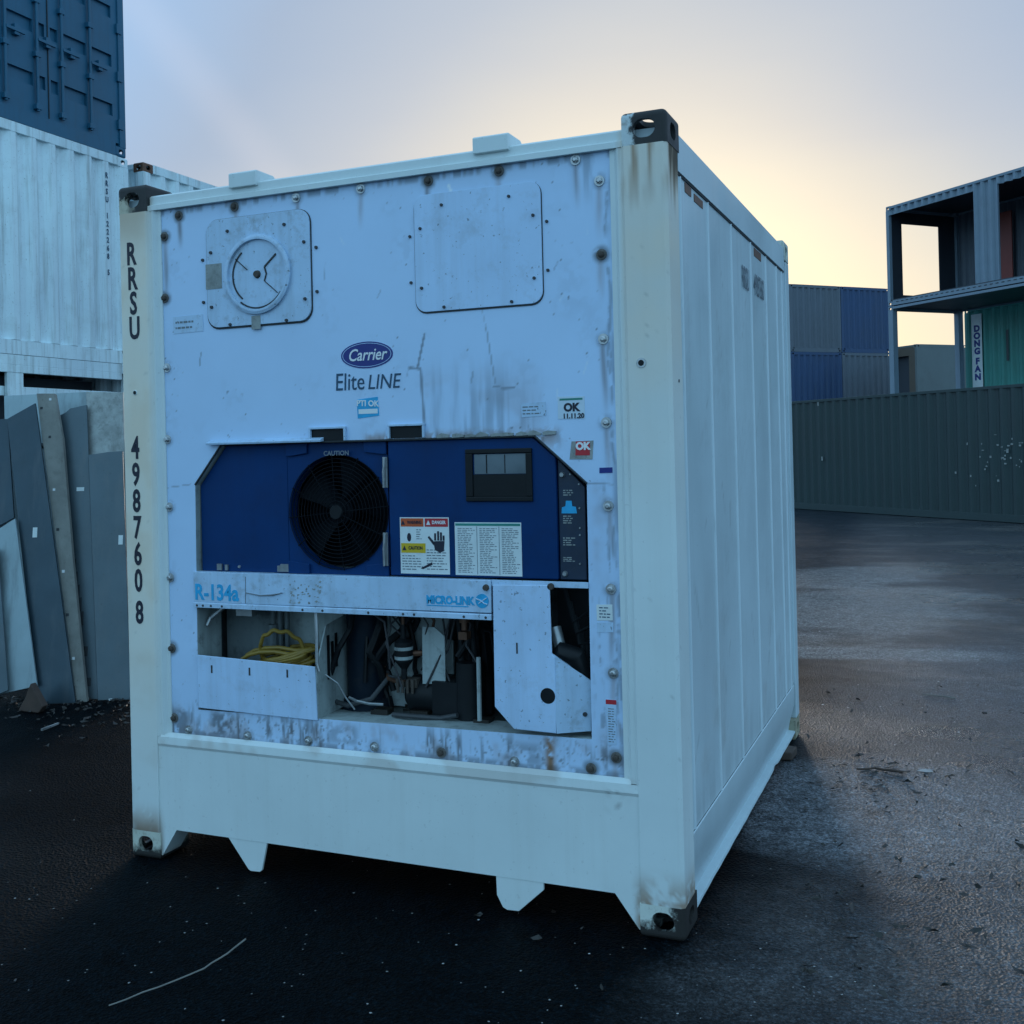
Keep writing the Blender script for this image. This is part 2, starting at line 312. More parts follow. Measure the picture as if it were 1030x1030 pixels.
# ground: worn wet asphalt, a laying seam, container shade and sky gleam painted in
def ground_mat():
    mt = bpy.data.materials.new('wet_asphalt'); mt.use_nodes = True; t = mt.node_tree; t.nodes.clear(); Lk = t.links.new
    out = N(t, 'ShaderNodeOutputMaterial'); b = N(t, 'ShaderNodeBsdfPrincipled'); Lk(b.outputs[0], out.inputs[0])
    co = N(t, 'ShaderNodeTexCoord').outputs['Object']
    def noise(s, d=5.0, r=.6, sc=None):
        n = N(t, 'ShaderNodeTexNoise', i_Scale=s, i_Detail=d, i_Roughness=r)
        if sc:
            mpn = N(t, 'ShaderNodeMapping'); mpn.inputs['Scale'].default_value = sc; mpn.inputs['Rotation'].default_value = (0, 0, R(-43)); Lk(co, mpn.inputs['Vector']); Lk(mpn.outputs[0], n.inputs['Vector'])
        else: Lk(co, n.inputs['Vector'])
        return n.outputs['Fac']
    def rmp(f, st):
        r_ = ramp(t, st); Lk(f, r_.inputs[0]); return r_.outputs[0]
    def mth(op, a, b_=None):
        n = N(t, 'ShaderNodeMath', operation=op)
        for i, q in enumerate((a, b_)):
            if q is None: continue
            if isinstance(q, (int, float)): n.inputs[i].default_value = q
            else: Lk(q, n.inputs[i])
        return n.outputs[0]
    fine = mth('ADD', mth('MULTIPLY', noise(75.0, 3.0, .8), .7), mth('MULTIPLY', noise(210.0, 2.0, .6), .3)); mid = noise(6.0); big = noise(.55, 5.0, .55); sheen = noise(.55, 5.0, .6, (.8, 1.5, 1))
    vor = N(t, 'ShaderNodeTexVoronoi', i_Scale=85.0); Lk(co, vor.inputs['Vector'])
    # seam across the yard behind the container: older, smoother surface beyond it
    sp = N(t, 'ShaderNodeSeparateXYZ'); Lk(co, sp.inputs[0])
    lin = mth('ADD', mth('MULTIPLY', sp.outputs['X'], -.139), mth('SUBTRACT', sp.outputs['Y'], 5.77))
    lin = mth('ADD', lin, mth('MULTIPLY', mth('SUBTRACT', noise(3.0), .5), .06))
    far = rmp(mth('ADD', mth('MULTIPLY', lin, 8.0), .5), [(.45, 0.0), (.55, 1.0)])
    # container's shade painted in: near-black to the left, paler and glossier to the right
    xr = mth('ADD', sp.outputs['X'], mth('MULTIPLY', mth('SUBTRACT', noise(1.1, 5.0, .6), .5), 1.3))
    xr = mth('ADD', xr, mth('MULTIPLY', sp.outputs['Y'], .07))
    unshaded = N(t, 'ShaderNodeMapRange', interpolation_type='SMOOTHSTEP'); Lk(xr, unshaded.inputs['Value']); unshaded.inputs['From Min'].default_value = 1.1; unshaded.inputs['From Max'].default_value = 2.5; unshaded = unshaded.outputs[0]
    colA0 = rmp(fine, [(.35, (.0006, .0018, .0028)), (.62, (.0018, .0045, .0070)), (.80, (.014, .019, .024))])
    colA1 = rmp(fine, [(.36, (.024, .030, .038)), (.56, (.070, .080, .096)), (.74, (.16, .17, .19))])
    ma = N(t, 'ShaderNodeMix', data_type='RGBA'); Lk(unshaded, ma.inputs[0]); Lk(colA0, ma.inputs[6]); Lk(colA1, ma.inputs[7])
    colB = rmp(mid, [(.3, (.020, .028, .036)), (.7, (.036, .046, .056))])
    mx = N(t, 'ShaderNodeMix', data_type='RGBA'); Lk(far, mx.inputs[0]); Lk(ma.outputs[2], mx.inputs[6]); Lk(colB, mx.inputs[7])
    sheen_patch = rmp(sheen, [(.50, 0.0), (.60, 1.0)])  # wet sheen painted as lighter, slightly smoother patches
    mx2 = N(t, 'ShaderNodeMix', data_type='RGBA'); Lk(mth('MULTIPLY', mth('MULTIPLY', sheen_patch, unshaded), .55), mx2.inputs[0]); Lk(mx.outputs[2], mx2.inputs[6]); mx2.inputs[7].default_value = (.13, .12, .115, 1)
    def gleam_blot(c, rx, ry, ang, amp, nsc):
        mpn = N(t, 'ShaderNodeMapping', vector_type='TEXTURE'); mpn.inputs['Location'].default_value = (c[0], c[1], 0); mpn.inputs['Rotation'].default_value = (0, 0, ang); mpn.inputs['Scale'].default_value = (rx, ry, 1); Lk(co, mpn.inputs['Vector'])
        ln = N(t, 'ShaderNodeVectorMath', operation='LENGTH'); Lk(mpn.outputs[0], ln.inputs[0])
        q = mth('ADD', ln.outputs['Value'], mth('MULTIPLY', mth('SUBTRACT', noise(nsc, 6.0, .65, (.8, 1.3, 1)), .5), amp))
        return rmp(q, [(.62, 1.0), (1.0, 0.0)])
    cur2 = mx2.outputs[2]
    for args, k_, c_ in (((G(866, 612), 1.3, 2.6, YAW-.55, 1.9, .9), .65, (.22, .225, .23, 1)), ((G(850, 580), 1.9, 1.1, YAW+.5, 1.9, .9), .6, (.22, .225, .23, 1)), ((G(860, 657), 1.4, .34, R(8), .7, 2.0), .65, (.24, .245, .25, 1)), ((G(880, 810), 1.0, .9, YAW, .9, 1.2), .6, (.19, .20, .22, 1))):  # sky gleam on the wet ground painted as pale patches
        mm = N(t, 'ShaderNodeMix', data_type='RGBA'); Lk(mth('MULTIPLY', gleam_blot(*args), k_), mm.inputs[0]); Lk(cur2, mm.inputs[6]); mm.inputs[7].default_value = c_; cur2 = mm.outputs[2]
    vg = N(t, 'ShaderNodeTexVoronoi', i_Scale=105.0); Lk(co, vg.inputs['Vector']); vgs = N(t, 'ShaderNodeSeparateColor'); Lk(vg.outputs['Color'], vgs.inputs[0])
    vh = N(t, 'ShaderNodeTexVoronoi', i_Scale=48.0); Lk(co, vh.inputs['Vector']); vhs = N(t, 'ShaderNodeSeparateColor'); Lk(vh.outputs['Color'], vhs.inputs[0])
    gs = N(t, 'ShaderNodeMix', data_type='RGBA', blend_type='MULTIPLY'); gs.inputs[0].default_value = 1.0; Lk(cur2, gs.inputs[6])
    gv = mth('ADD', mth('MULTIPLY', vgs.outputs[0], .65), mth('MULTIPLY', vhs.outputs[1], .35)); Lk(rmp(gv, [(.12, .35), (.5, .85), (.85, 1.7)]), gs.inputs[7]); cur2 = gs.outputs[2]
    pit = N(t, 'ShaderNodeMix', data_type='RGBA', blend_type='MULTIPLY'); Lk(rmp(noise(4.2, 8.0, .72), [(.58, 0.0), (.66, .75)]), pit.inputs[0]); Lk(cur2, pit.inputs[6]); pit.inputs[7].default_value = (.12, .13, .15, 1); cur2 = pit.outputs[2]
    gr_ = N(t, 'ShaderNodeMix', data_type='RGBA', blend_type='MULTIPLY'); gr_.inputs[0].default_value = 1.0; Lk(cur2, gr_.inputs[6]); Lk(rmp(mth('ADD', fine, mth('MULTIPLY', mth('SUBTRACT', noise(9.0, 6.0, .7), .5), .35)), [(.36, .35), (.50, .95), (.66, 1.9)]), gr_.inputs[7])
    Lk(gr_.outputs[2], b.inputs['Base Color'])
    wet = rmp(big, [(.38, .27), (.62, .46)])
    r2 = mth('ADD', wet, mth('MULTIPLY', mth('SUBTRACT', 1.0, unshaded), .22)); r2 = mth('SUBTRACT', r2, mth('MULTIPLY', sheen_patch, .08))
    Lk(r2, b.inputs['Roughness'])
    Lk(mth('ADD', mth('MULTIPLY', unshaded, .55), .035), b.inputs['Specular IOR Level'])
    b1 = N(t, 'ShaderNodeBump', i_Strength=1.0, i_Distance=.009); Lk(vor.outputs['Distance'], b1.inputs['Height'])
    b2 = N(t, 'ShaderNodeBump', i_Strength=.9, i_Distance=.010); Lk(fine, b2.inputs['Height']); Lk(b1.outputs[0], b2.inputs['Normal'])
    b3 = N(t, 'ShaderNodeBump', i_Strength=.12, i_Distance=.03); Lk(mid, b3.inputs['Height']); Lk(b2.outputs[0], b3.inputs['Normal'])
    Lk(b3.outputs[0], b.inputs['Normal'])
    return mt
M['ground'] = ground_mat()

# ------------------------------------------------------------------ ground
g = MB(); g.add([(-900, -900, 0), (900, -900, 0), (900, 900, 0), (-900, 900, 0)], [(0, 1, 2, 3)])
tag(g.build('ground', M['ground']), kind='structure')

# ------------------------------------------------------------------ corner casting (real holes)
def make_casting_mesh():
    sx, sy, sz = .162, .178, .118
    def temp(mb, nm):
        me = bpy.data.meshes.new(nm); me.from_pydata(mb.v, [], mb.f)
        bm = bmesh.new(); bm.from_mesh(me); bmesh.ops.recalc_face_normals(bm, faces=bm.faces)
        bm.to_mesh(me); bm.free(); o = bpy.data.objects.new(nm, me); COL.objects.link(o); return o
    b = MB(); b.box(0, sx, 0, sy, 0, sz); base = temp(b, 't0')
    bm = bmesh.new(); bm.from_mesh(base.data)
    bmesh.ops.bevel(bm, geom=[e for e in bm.edges if (all(v.co.z > sz-1e-4 for v in e.verts) or all(v.co.x > sx-1e-4 and v.co.y < 1e-4 for v in e.verts))], offset=.020, segments=4, affect='EDGES', profile=.5)
    bm.to_mesh(base.data); bm.free()
    cut = []
    c = MB(); c.box(.020, sx-.020, .022, sy-.01, .020, sz-.018); cut.append(temp(c, 't1'))
    def oval(w, h, n=10):
        r = min(w, h)/2; dx = max(0, w/2-r); dy = max(0, h/2-r); pts = []
        for k, (sx_, sy_) in enumerate(((1, 1), (-1, 1), (-1, -1), (1, -1))):
            for i in range(n+1):
                a = PI/2*k+PI/2*i/n; pts.append((sx_*dx+r*math.cos(a), sy_*dy+r*math.sin(a)))
        return pts
    c = MB(); c.prism([(sx*.5+p[0], sz*.47+p[1]) for p in oval(.080, .066)], -.02, .05, 'y'); cut.append(temp(c, 't2'))
    c = MB(); c.prism([(sy*.52+p[0], sz*.47+p[1]) for p in oval(.079, .058)], sx-.05, sx+.02, 'x'); cut.append(temp(c, 't3'))
    c = MB(); c.prism([(sx*.5+p[0], sy*.5+p[1]) for p in oval(.070, .135)], sz-.05, sz+.03, 'z'); cut.append(temp(c, 't4'))
    for k in cut:
        md = base.modifiers.new('b', 'BOOLEAN'); md.operation = 'DIFFERENCE'; md.object = k; md.solver = 'EXACT'
    bpy.context.view_layer.update()
    me = bpy.data.meshes.new_from_object(base.evaluated_get(bpy.context.evaluated_depsgraph_get()))
    for o in [base]+cut: bpy.data.objects.remove(o)
    me.name = 'corner_casting'
    return me
def casting_mat(name, axis_stops, paint, black):
    mt = pmat(name, paint, .6, var=.1, vscale=8, dirt=.8, dirtcol=(.16, .09, .04), bump=.6, bscale=40, speckle=.5); t = mt.node_tree
    b = next(n for n in t.nodes if n.type == 'BSDF_PRINCIPLED'); src = b.inputs['Base Color'].links[0].from_socket
    co = t.nodes.new('ShaderNodeTexCoord').outputs['Object']; sp = t.nodes.new('ShaderNodeSeparateXYZ'); t.links.new(co, sp.inputs[0])
    nz_ = N(t, 'ShaderNodeTexNoise', i_Scale=22.0, i_Detail=6.0, i_Roughness=.7); t.links.new(co, nz_.inputs['Vector']); tot = None
    for ax, a, b_ in axis_stops:      # worn black where the coordinate passes from a to b
        w = N(t, 'ShaderNodeMath', operation='MULTIPLY_ADD'); t.links.new(nz_.outputs['Fac'], w.inputs[0]); w.inputs[1].default_value = .11; t.links.new(sp.outputs[ax], w.inputs[2])
        mr = N(t, 'ShaderNodeMapRange'); mr.inputs['From Min'].default_value = a+.055; mr.inputs['From Max'].default_value = b_+.055; t.links.new(w.outputs[0], mr.inputs['Value'])
        if tot is None: tot = mr.outputs[0]
        else:
            mx_ = N(t, 'ShaderNodeMath', operation='MAXIMUM'); t.links.new(tot, mx_.inputs[0]); t.links.new(mr.outputs[0], mx_.inputs[1]); tot = mx_.outputs[0]
    mm = N(t, 'ShaderNodeMix', data_type='RGBA'); t.links.new(tot, mm.inputs[0]); t.links.new(src, mm.inputs[6]); mm.inputs[7].default_value = (*black, 1); t.links.new(mm.outputs[2], b.inputs['Base Color'])
    return mt
M['cast_top_r'] = casting_mat('casting_top_worn_right', [('X', 1.085, 1.10), ('Z', 2.885, 2.89)], (.60, .66, .66), (.018, .017, .017))
M['cast_top_l'] = casting_mat('casting_top_worn_left', [('Z', 2.835, 2.845), ('X', -1.165, -1.12)], (.50, .47, .36), (.018, .017, .017))
M['cast_low_r'] = casting_mat('casting_low_worn_right', [('Z', .062, .035), ('X', 1.165, 1.185)], (.62, .66, .60), (.025, .022, .020))
M['cast_low_l'] = casting_mat('casting_low_worn_left', [('Z', .060, .030)], (.52, .54, .46), (.022, .020, .018))
CAST = make_casting_mesh(); CAST.materials.clear(); CAST.materials.append(M['casting']); CAST.materials.append(M['casting_hole_shade'])
for p_ in CAST.polygons:
    c_ = p_.center; p_.material_index = 1 if (.003 < c_.x < .159 and .003 < c_.y < .175 and .003 < c_.z < .115 and max(abs(k_) for k_ in p_.normal) > .999) else 0  # hole insides coloured near black to stand in for shade
def casting(parent, corner, sxn, syn, top, mat):
    """corner = outer corner in the parent's space; sxn/syn = +1 when the casting reaches inward along +x/+y."""
    me = CAST.copy(); me.materials[0] = mat
    S = Matrix.Diagonal((-1 if sxn > 0 else 1, 1 if syn > 0 else -1, 1 if top else -1, 1))
    me.transform(Matrix.Translation((-.162, 0, -.118 if top else 0)))       # corner at x=0,y=0, z=0 top
    if not top: pass
    me.transform(S)
    if S.determinant() < 0: me.flip_normals()
    me.transform(Matrix.Translation((corner[0], corner[1], corner[2] + (0 if top else .118))))
    if not top: me.transform(Matrix.Translation((0, 0, 0)))
    o = bpy.data.objects.new('corner_casting', me); COL.objects.link(o); o.parent = parent
    return o

# =================================================================== the refrigerated container
W2, H, LEN = 1.219, 2.896, 2.867
reef = empty('refrigerated_container', (0, 0, 0), 0, 'small white refrigerated container on wet asphalt, its blue cooling unit facing the camera', 'container')

BOLTS = [(180, 217, 1), (236, 208, 1), (298, 199, 0), (363, 190, 0), (431, 182, 1), (502, 172, 1), (579, 161, 0),
         (165.5, 238, 1), (166, 300, 1), (168, 370, 0), (168.5, 442, 0), (170.5, 510, 0), (171.5, 581, 0), (173, 652, 1), (175.5, 722, 1),
         (190, 734, 0), (249.5, 740, 0), (310.5, 745, 0), (377, 751, 0), (444, 757, 1), (517.6, 766, 0), (594.6, 773, 1),
         (603, 182, 0), (605, 256, 1), (607, 341, 0), (610, 425, 0), (612, 509, 0), (614.5, 592.5, 0), (617, 677, 0), (620, 762, 1)]
def streakmask(x, z, bx, bz, w, ln, seed):
    dz = bz-z; wob = .006*np.sin(dz*9+seed)
    return np.exp(-((x-bx-wob)/w)**2)*sstep(-.01, .012, dz)*(1-sstep(ln*.35, ln, dz))
def grime_panel(x, y, z):
    n = fbm(x*6, z*6, 1); f = fbm(x*40, z*40, 2); s = fbm(x*45, z*3.0, 3); ff = fbm(x*110, z*110, 9)
    dark = .10*sstep(.52, .8, n)*sstep(.4, .6, f)
    rust = np.zeros_like(x); light = np.zeros_like(x)
    for i, (u, v, r) in enumerate(BOLTS):
        bx, bz = F(u, v)
        d = np.hypot(x-bx, z-bz)
        dark = np.maximum(dark, (.75 if r else .4)*(1-sstep(.018, .042, d+.012*(f-.5)))*sstep(.25, .5, f+.15*r))
        if v < 300 or i >= 22:
            st = streakmask(x, z, bx, bz, .011, .16+.20*((i*37) % 10)/10, i)
            dark = np.maximum(dark, (.55 if r else .40)*st*sstep(.3, .6, s)); rust = np.maximum(rust, .35*st)
    # bottom strip: oily, scuffed
    lo = 1-sstep(.60, .70, z)
    dark = np.maximum(dark, lo*.85*np.maximum(sstep(.54, .70, s*.75+n*.25)*sstep(.30, .52, fbm(x*110, z*26, 77)), .8*sstep(.66, .73, fbm(x*95, z*70, 78))*sstep(.42, .6, n)))
    dark = np.maximum(dark, (1-sstep(.552, .575, z))*.6*sstep(.35, .55, f)); rust = np.maximum(rust, lo*.30*sstep(.55, .72, fbm(x*14, z*9, 41)))
    rc = sstep(.88, .93, x)*(1-sstep(1.55, 1.62, z)); dark = np.maximum(dark, rc*.5*sstep(.52, .68, s)*sstep(.4, .6, f)); rust = np.maximum(rust, rc*.25*sstep(.5, .7, n))
    for u0, u1, v0, v1, a in ((212, 236, 716, 742, .8), (168, 190, 712, 742, .7), (505, 545, 745, 772, .5), (330, 360, 728, 750, .45)):
        x0, z1 = F(u0, v0); x1, z0 = F(u1, v1)
        dark = np.maximum(dark, a*sstep(x0-.02, x0+.02, x)*(1-sstep(x1-.02, x1+.02, x))*sstep(z0-.02, z0+.02, z)*(1-sstep(z1-.02, z1+.02, z))*sstep(.3, .55, f))
    bx, bz = F(553, 740); st = np.exp(-((x-bx)/.022)**2)*(1-sstep(bz-.02, bz+.02, z)); rust = np.maximum(rust, .95*st*sstep(.2, .45, f)); 
    # right column: long crack-like runs, smudges by the opening
    xr, _ = F(612, 400)
    for k, (zt, zb) in enumerate(((2.70, 2.45), (2.40, 1.95), (1.80, 1.55), (1.52, 1.30), (1.15, .9), (2.25, 1.85), (.9, .62))):
        cx = xr+.008+.004*k % .01+.006*np.sin(z*22+k*2)
        dark = np.maximum(dark, .55*np.exp(-((x-cx)/.007)**2)*sstep(zb, zb+.05, z)*(1-sstep(zt-.03, zt, z))*sstep(.3, .55, f))
    edge = sstep(xr+.000, xr+.02, x)*sstep(.45, .62, fbm(x*30, z*5, 12)); dark = np.maximum(dark, .4*edge)
    # top edge sealant and top right corner stain
    top = sstep(2.745, 2.765, z); dark = np.maximum(dark, top*.5*sstep(.4, .6, s))
    bx, bz = F(590, 158); st = np.exp(-((x-bx)/.05)**2)*sstep(2.55, 2.75, z)*sstep(.4, .6, s); dark = np.maximum(dark, .45*st)
    # soot under the seam and over the right half of the opening
    x0, _ = F(425, 400); x1, _ = F(545, 400)
    reg = sstep(x0-.01, x0+.02, x)*(1-sstep(x1-.1, x1+.1, x))*(1-sstep(1.86, 2.12, z))*sstep(1.74, 1.78, z)
    dark = np.maximum(dark, reg*.42*sstep(.38, .7, s)); rust = np.maximum(rust, reg*.22*sstep(.45, .7, n))
    low = (1-sstep(1.775, 1.815, z+.02*(f-.5)))*sstep(1.70, 1.765, z)*sstep(-.05, .0, x)*(1-sstep(.75, .82, x))
    rust = np.maximum(rust, low*.6*sstep(.3, .5, f)); dark = np.maximum(dark, low*.5*sstep(.5, .6, s))
    # scratches and scribed seams (pixels of the photograph turned into places on the panel)
    def line(pts, w, a, ch):
        nonlocal dark, light, rust
        P = [F(*p) for p in pts]
        for (xa, za), (xb, zb) in zip(P[:-1], P[1:]):
            dx, dz = xb-xa, zb-za; l2 = dx*dx+dz*dz; t = np.clip(((x-xa)*dx+(z-za)*dz)/l2, 0, 1)
            d = np.hypot(x-xa-t*dx, z-za-t*dz); mk = a*(1-sstep(w*.5, w, d))
            if ch == 0: dark = np.maximum(dark, mk)
            else: light = np.maximum(light, mk)
    line([(427, 336), (420, 370)], .006, .7, 0)
    line([(412, 370), (423, 371), (427, 428)], .007, .65, 0)
    line([(489, 330), (498, 385)], .004, .5, 0); line([(476, 374), (474, 384)], .005, .5, 0)
    line([(480, 290), (489, 330)], .003, .25, 0)
    line([(497, 389), (502, 389)], .006, .6, 0); line([(505, 391), (517, 390)], .006, .6, 0)
    line([(451, 186), (455, 196)], .007, .9, 1); line([(456, 226), (461, 250), (466, 268)], .006, .9, 1); line([(464, 262), (470, 271)], .008, .8, 1)
    line([(202, 355), (201, 367)], .004, .6, 0); line([(192, 487), (166, 491)], .003, .5, 0); line([(588, 486), (617, 487)], .004, .55, 0)
    line([(163, 380), (166, 440)], .0035, .5, 0); line([(170, 655), (172, 712)], .004, .5, 0)
    for k in range(34):      # short scuffs
        u = RS[k][0]; v = RS[k][1]; line([(u, v), (u+RS[k][2], v+RS[k][3])], .0035, .35, 0 if k % 3 else 1)
    dark = np.maximum(dark, .8*sstep(.78, .84, ff)*sstep(.5, .62, n))
    return dark*.9, rust, light
RS = [(random.uniform(170, 600), random.choice([random.uniform(215, 440), random.uniform(690, 760), random.uniform(600, 760)]), random.uniform(-5, 5), random.uniform(2, 16)) for _ in range(40)]

def grime_frame(x, y, z):
    n = fbm(x*7+y*5, z*7, 21); f = fbm(x*45+y*40, z*45, 22); s = fbm(x*50+y*40, z*2.5, 23)
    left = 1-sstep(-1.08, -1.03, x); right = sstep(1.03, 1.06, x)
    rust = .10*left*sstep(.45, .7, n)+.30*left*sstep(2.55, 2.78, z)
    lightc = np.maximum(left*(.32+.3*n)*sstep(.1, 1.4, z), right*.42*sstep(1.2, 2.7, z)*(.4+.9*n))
    rust = np.maximum(rust, right*.75*sstep(2.50, 2.80, z+.25*(s-.5))*sstep(.35, .55, s))
    rust = np.maximum(rust, .12*right*sstep(1.4, 2.4, z))
    dark = right*.85*sstep(2.60, 2.80, z+.22*(s-.5))*sstep(.45, .62, s)*sstep(1.14, 1.2, x+.04*(n-.5))
    rust = np.maximum(rust, .8*(1-sstep(.10, .26, z))*(left+right)*sstep(.36, .54, f*.5+n*.5))
    dark = np.maximum(dark, .8*(1-sstep(.06, .22, z+.15*(n-.5)))*(left+right)*sstep(.5, .62, n))
    ch = sstep(.80, .86, fbm(x*60+y*60, z*60, 25)); dark = np.maximum(dark, .22*ch*(left+right))
    # moss specks at the right end of the sill
    xm, zm = F(617, 805, 0); dark = np.maximum(dark, .8*np.exp(-(((x-xm)/.03)**2+((z-zm)/.03)**2))*sstep(.50, .6, fbm(x*70, z*70, 26)))
    lip = sstep(.485, .50, z)*(1-sstep(.545, .55, z))*(1-left-right); rust = np.maximum(rust, lip*.25*sstep(.45, .6, n))
    return dark, rust, lightc

def grime_glint_side(x, y, z):
    n = fbm(y*4, z*4, 51); f = fbm(y*40, z*40, 52); s = fbm(y*22, z*1.1, 53)
    dark = .10*sstep(.50, .75, s)*sstep(1.9, 2.7, z+.5*n)+.08*sstep(.55, .75, n)*sstep(.4, .6, f)
    dark = np.maximum(dark, .16*(1-sstep(.32, .55, z+.2*(n-.5)))*sstep(.4, .6, s))
    light = .5*sstep(.60, .70, s)*sstep(2.2, 2.65, z)*(1-sstep(.2, .6, y))
    for k in range(26):
        yc, zc, w, h_, sl = SS[k]; d = np.abs((y-yc)-(z-zc)*sl)/w; m_ = (1-sstep(.5, 1, d))*(1-sstep(h_*.7, h_, np.abs(z-zc)))
        dark = np.maximum(dark, .22*m_*sstep(.35, .6, f))
    bead = sstep(1.208, 1.212, np.abs(x)); light = np.maximum(light, .42*bead); dark = dark*(1-.8*bead)  # light caught by the beads painted in as a paler tone
    return dark, .12*sstep(.6, .75, n)*(1-sstep(.5, 1.2, z)), light
SS = [(random.uniform(.2, 2.6), random.uniform(.4, 2.6), random.uniform(.008, .02), random.uniform(.03, .16), random.uniform(-.8, .8)) for _ in range(26)]

# --- corner posts: front pair with stepped profile
def post(side):
    s = side; mb = MB()
    xo, xi, xg, xt, xp = 1.206, 1.062, 1.050, 1.035, 1.004
    st = .012
    z0, z1 = .118, H-.118
    def strip(pa, pb, za=z0, zb=z1, step=.012):
        mb.patch((s*pa[0], pa[1], za), (s*pb[0], pb[1], za), (s*pb[0], pb[1], zb), (s*pa[0], pa[1], zb), step)
    strip((1.2035, 0), (xi, 0)); strip((1.217, .012), (1.2035, 0)); strip((1.217, .158), (1.217, .012))
    strip((xi, 0), (xg, .012), .53, 2.8); strip((xg, .012), (xt, .010), .53, 2.8); strip((xt, .010), (1.022, .024), .53, 2.8); strip((1.022, .024), (xp, .024), .53, 2.8)
    strip((xp, .024), (xp, .10), .53, 2.8, .05)
    strip((xi, 0), (xi, .11), z0, .53, .05)
    strip((1.217, .158), (1.19, .158), z0, z1, .05)
    return mb.build('corner_post', M['frame'], reef, grime=grime_frame)
post(1); post(-1)
for s in (1, -1):   # rear posts
    b = MB(); b.box(*sorted((s*1.217, s*1.10)), LEN-.12, LEN-.002, .118, H-.118); b.build('corner_post', M['side'], reef, bevel=.006)
# castings
for s in (1, -1):
    for yy, sy in ((0, 1), (LEN, -1)):
        for top in (True, False):
            mt = M['casting'] if top else M['casting_low']
            if sy > 0: mt = M[('cast_top_' if top else 'cast_low_')+('r' if s > 0 else 'l')]
            casting(reef, (s*W2, yy, H if top else 0), -s, sy, top, mt)

# --- header rail over the unit, with two lifting-lug boxes
mb = MB()
def fp(mb, x0, x1, y0, z0, y1, z1, step): mb.patch((x0, y0, z0), (x1, y0, z0), (x1, y1, z1), (x0, y1, z1), step)
fp(mb, -1.058, 1.058, .008, 2.779, .008, 2.800, .01); fp(mb, -1.058, 1.058, .008, 2.800, .020, 2.806, .02)
fp(mb, -1.058, 1.058, .020, 2.806, .020, 2.838, .015); fp(mb, -1.058, 1.058, .020, 2.838, .030, 2.846, .02); fp(mb, -1.058, 1.058, .030, 2.846, .18, 2.846, .04)
fp(mb, -1.058, 1.058, .008, 2.779, .05, 2.779, .04)
mb.build('header_rail', M['frame'], reef, grime=grime_frame)
for xa, xb in ((-.632, -.498), (.478, .622)):
    b = MB(); b.prism([(.004, 2.826), (.004, 2.884), (.012, 2.890), (.13, 2.890), (.20, 2.848), (.20, 2.83)], xa, xb, 'x'); b.build('lifting_lug', M['frame'], reef, bevel=.003)

# --- sill beam below the unit, with cut-away underside and two tabs
def sillz(x):
    return .137
mb = MB()
fp(mb, -1.050, 1.034, .026, .545, .004, .530, .015); fp(mb, -1.0615, 1.0615, .004, .530, .001, .500, .015); fp(mb, -1.0615, 1.0615, .001, .500, .006, .488, .01)
fp(mb, -.975, .965, .006, .488, .006, .138, .02); fp(mb, -.975, .965, .006, .138, .05, .138, .04); fp(mb, -.975, .965, .05, .138, .05, .20, .04)
for s in (-1, 1):
    xa = -.975 if s < 0 else .965
    P = [(s*1.062, .488), (xa, .488), (xa, .138), (s*1.052, .022), (s*1.062, .022)]
    q = [(p[0], .006, p[1]) for p in P]; mb.patch(q[0], q[1], q[2], (s*1.062, .006, .138), .02); mb.patch((s*1.062, .006, .138), q[2], q[3], q[4], .015)
    mb.patch(q[2], (xa, .12, .138), (s*1.052, .12, .022), q[3], .03)
mb.build('sill_beam', M['frame'], reef, grime=grime_frame)
for P in ([(-.711, .139), (-.612, .018), (-.600, .012), (-.556, .014), (-.545, .022), (-.516, .139)], [(.503, .139), (.505, .067), (.528, .025), (.545, .017), (.592, .019), (.692, .110), (.693, .139)]):
    b = MB(); b.prism([P[0]]+P[1:], .008, .020, 'y'); b.build('sill_tab', M['frame'], reef, bevel=.002)
# underside cross members and floor
b = MB()
for yy in (.35, .9, 1.45, 2.0, 2.5): b.box(-1.15, 1.15, yy, yy+.05, .14, .26)
b.build('cross_member', M['darkgrey'], reef)
b = MB(); b.box(-1.19, 1.19, .06, LEN-.03, .265, .30); b.build('floor', M['darkgrey'], reef)

# --- machinery panel, finely divided to carry its stains
XL, XR, ZB, ZT, YP = -1.006, 1.010, .536, 2.782, .030
mb = MB(); st = .0065
OPL, OPR = -.866, .884
def pp(a, b, c, d): mb.patch((a[0], YP, a[1]), (b[0], YP, b[1]), (c[0], YP, c[1]), (d[0], YP, d[1]), st)
pp((XL, 1.768), (XR, 1.768), (XR, ZT), (XL, ZT))
pp((XL, ZB), (XR, ZB), (XR, .672), (XL, .650))
pp((XL, .650), (OPL, .6515), (-.857, 1.602), (XL, 1.602))
pp((OPR, .6707), (XR, .672), (XR, 1.592), (.888, 1.592))
pp((XL, 1.602), (-.857, 1.602), (-.718, 1.768), (XL, 1.768))
pp((.888, 1.592), (XR, 1.592), (XR, 1.768), (.690, 1.768))
panel = mb.build('machinery_panel', M['panel'], reef, grime=grime_panel, recalc=False)
OPEN = [(OPL, .6515), (-.857, 1.602), (-.718, 1.768), (.690, 1.768), (.888, 1.592), (OPR, .6707)]
b = MB()
for i in range(len(OPEN)):
    (xa, za), (xb, zb) = OPEN[i], OPEN[(i+1) % len(OPEN)]
    b.add([(xa, YP, za), (xb, YP, zb), (xb, YP+.16, zb), (xa, YP+.16, za)], [(0, 1, 2, 3)])
b.build('opening_flange', M['cavity_light'], reef)
b = MB()   # dark bead of sealant round the opening edges
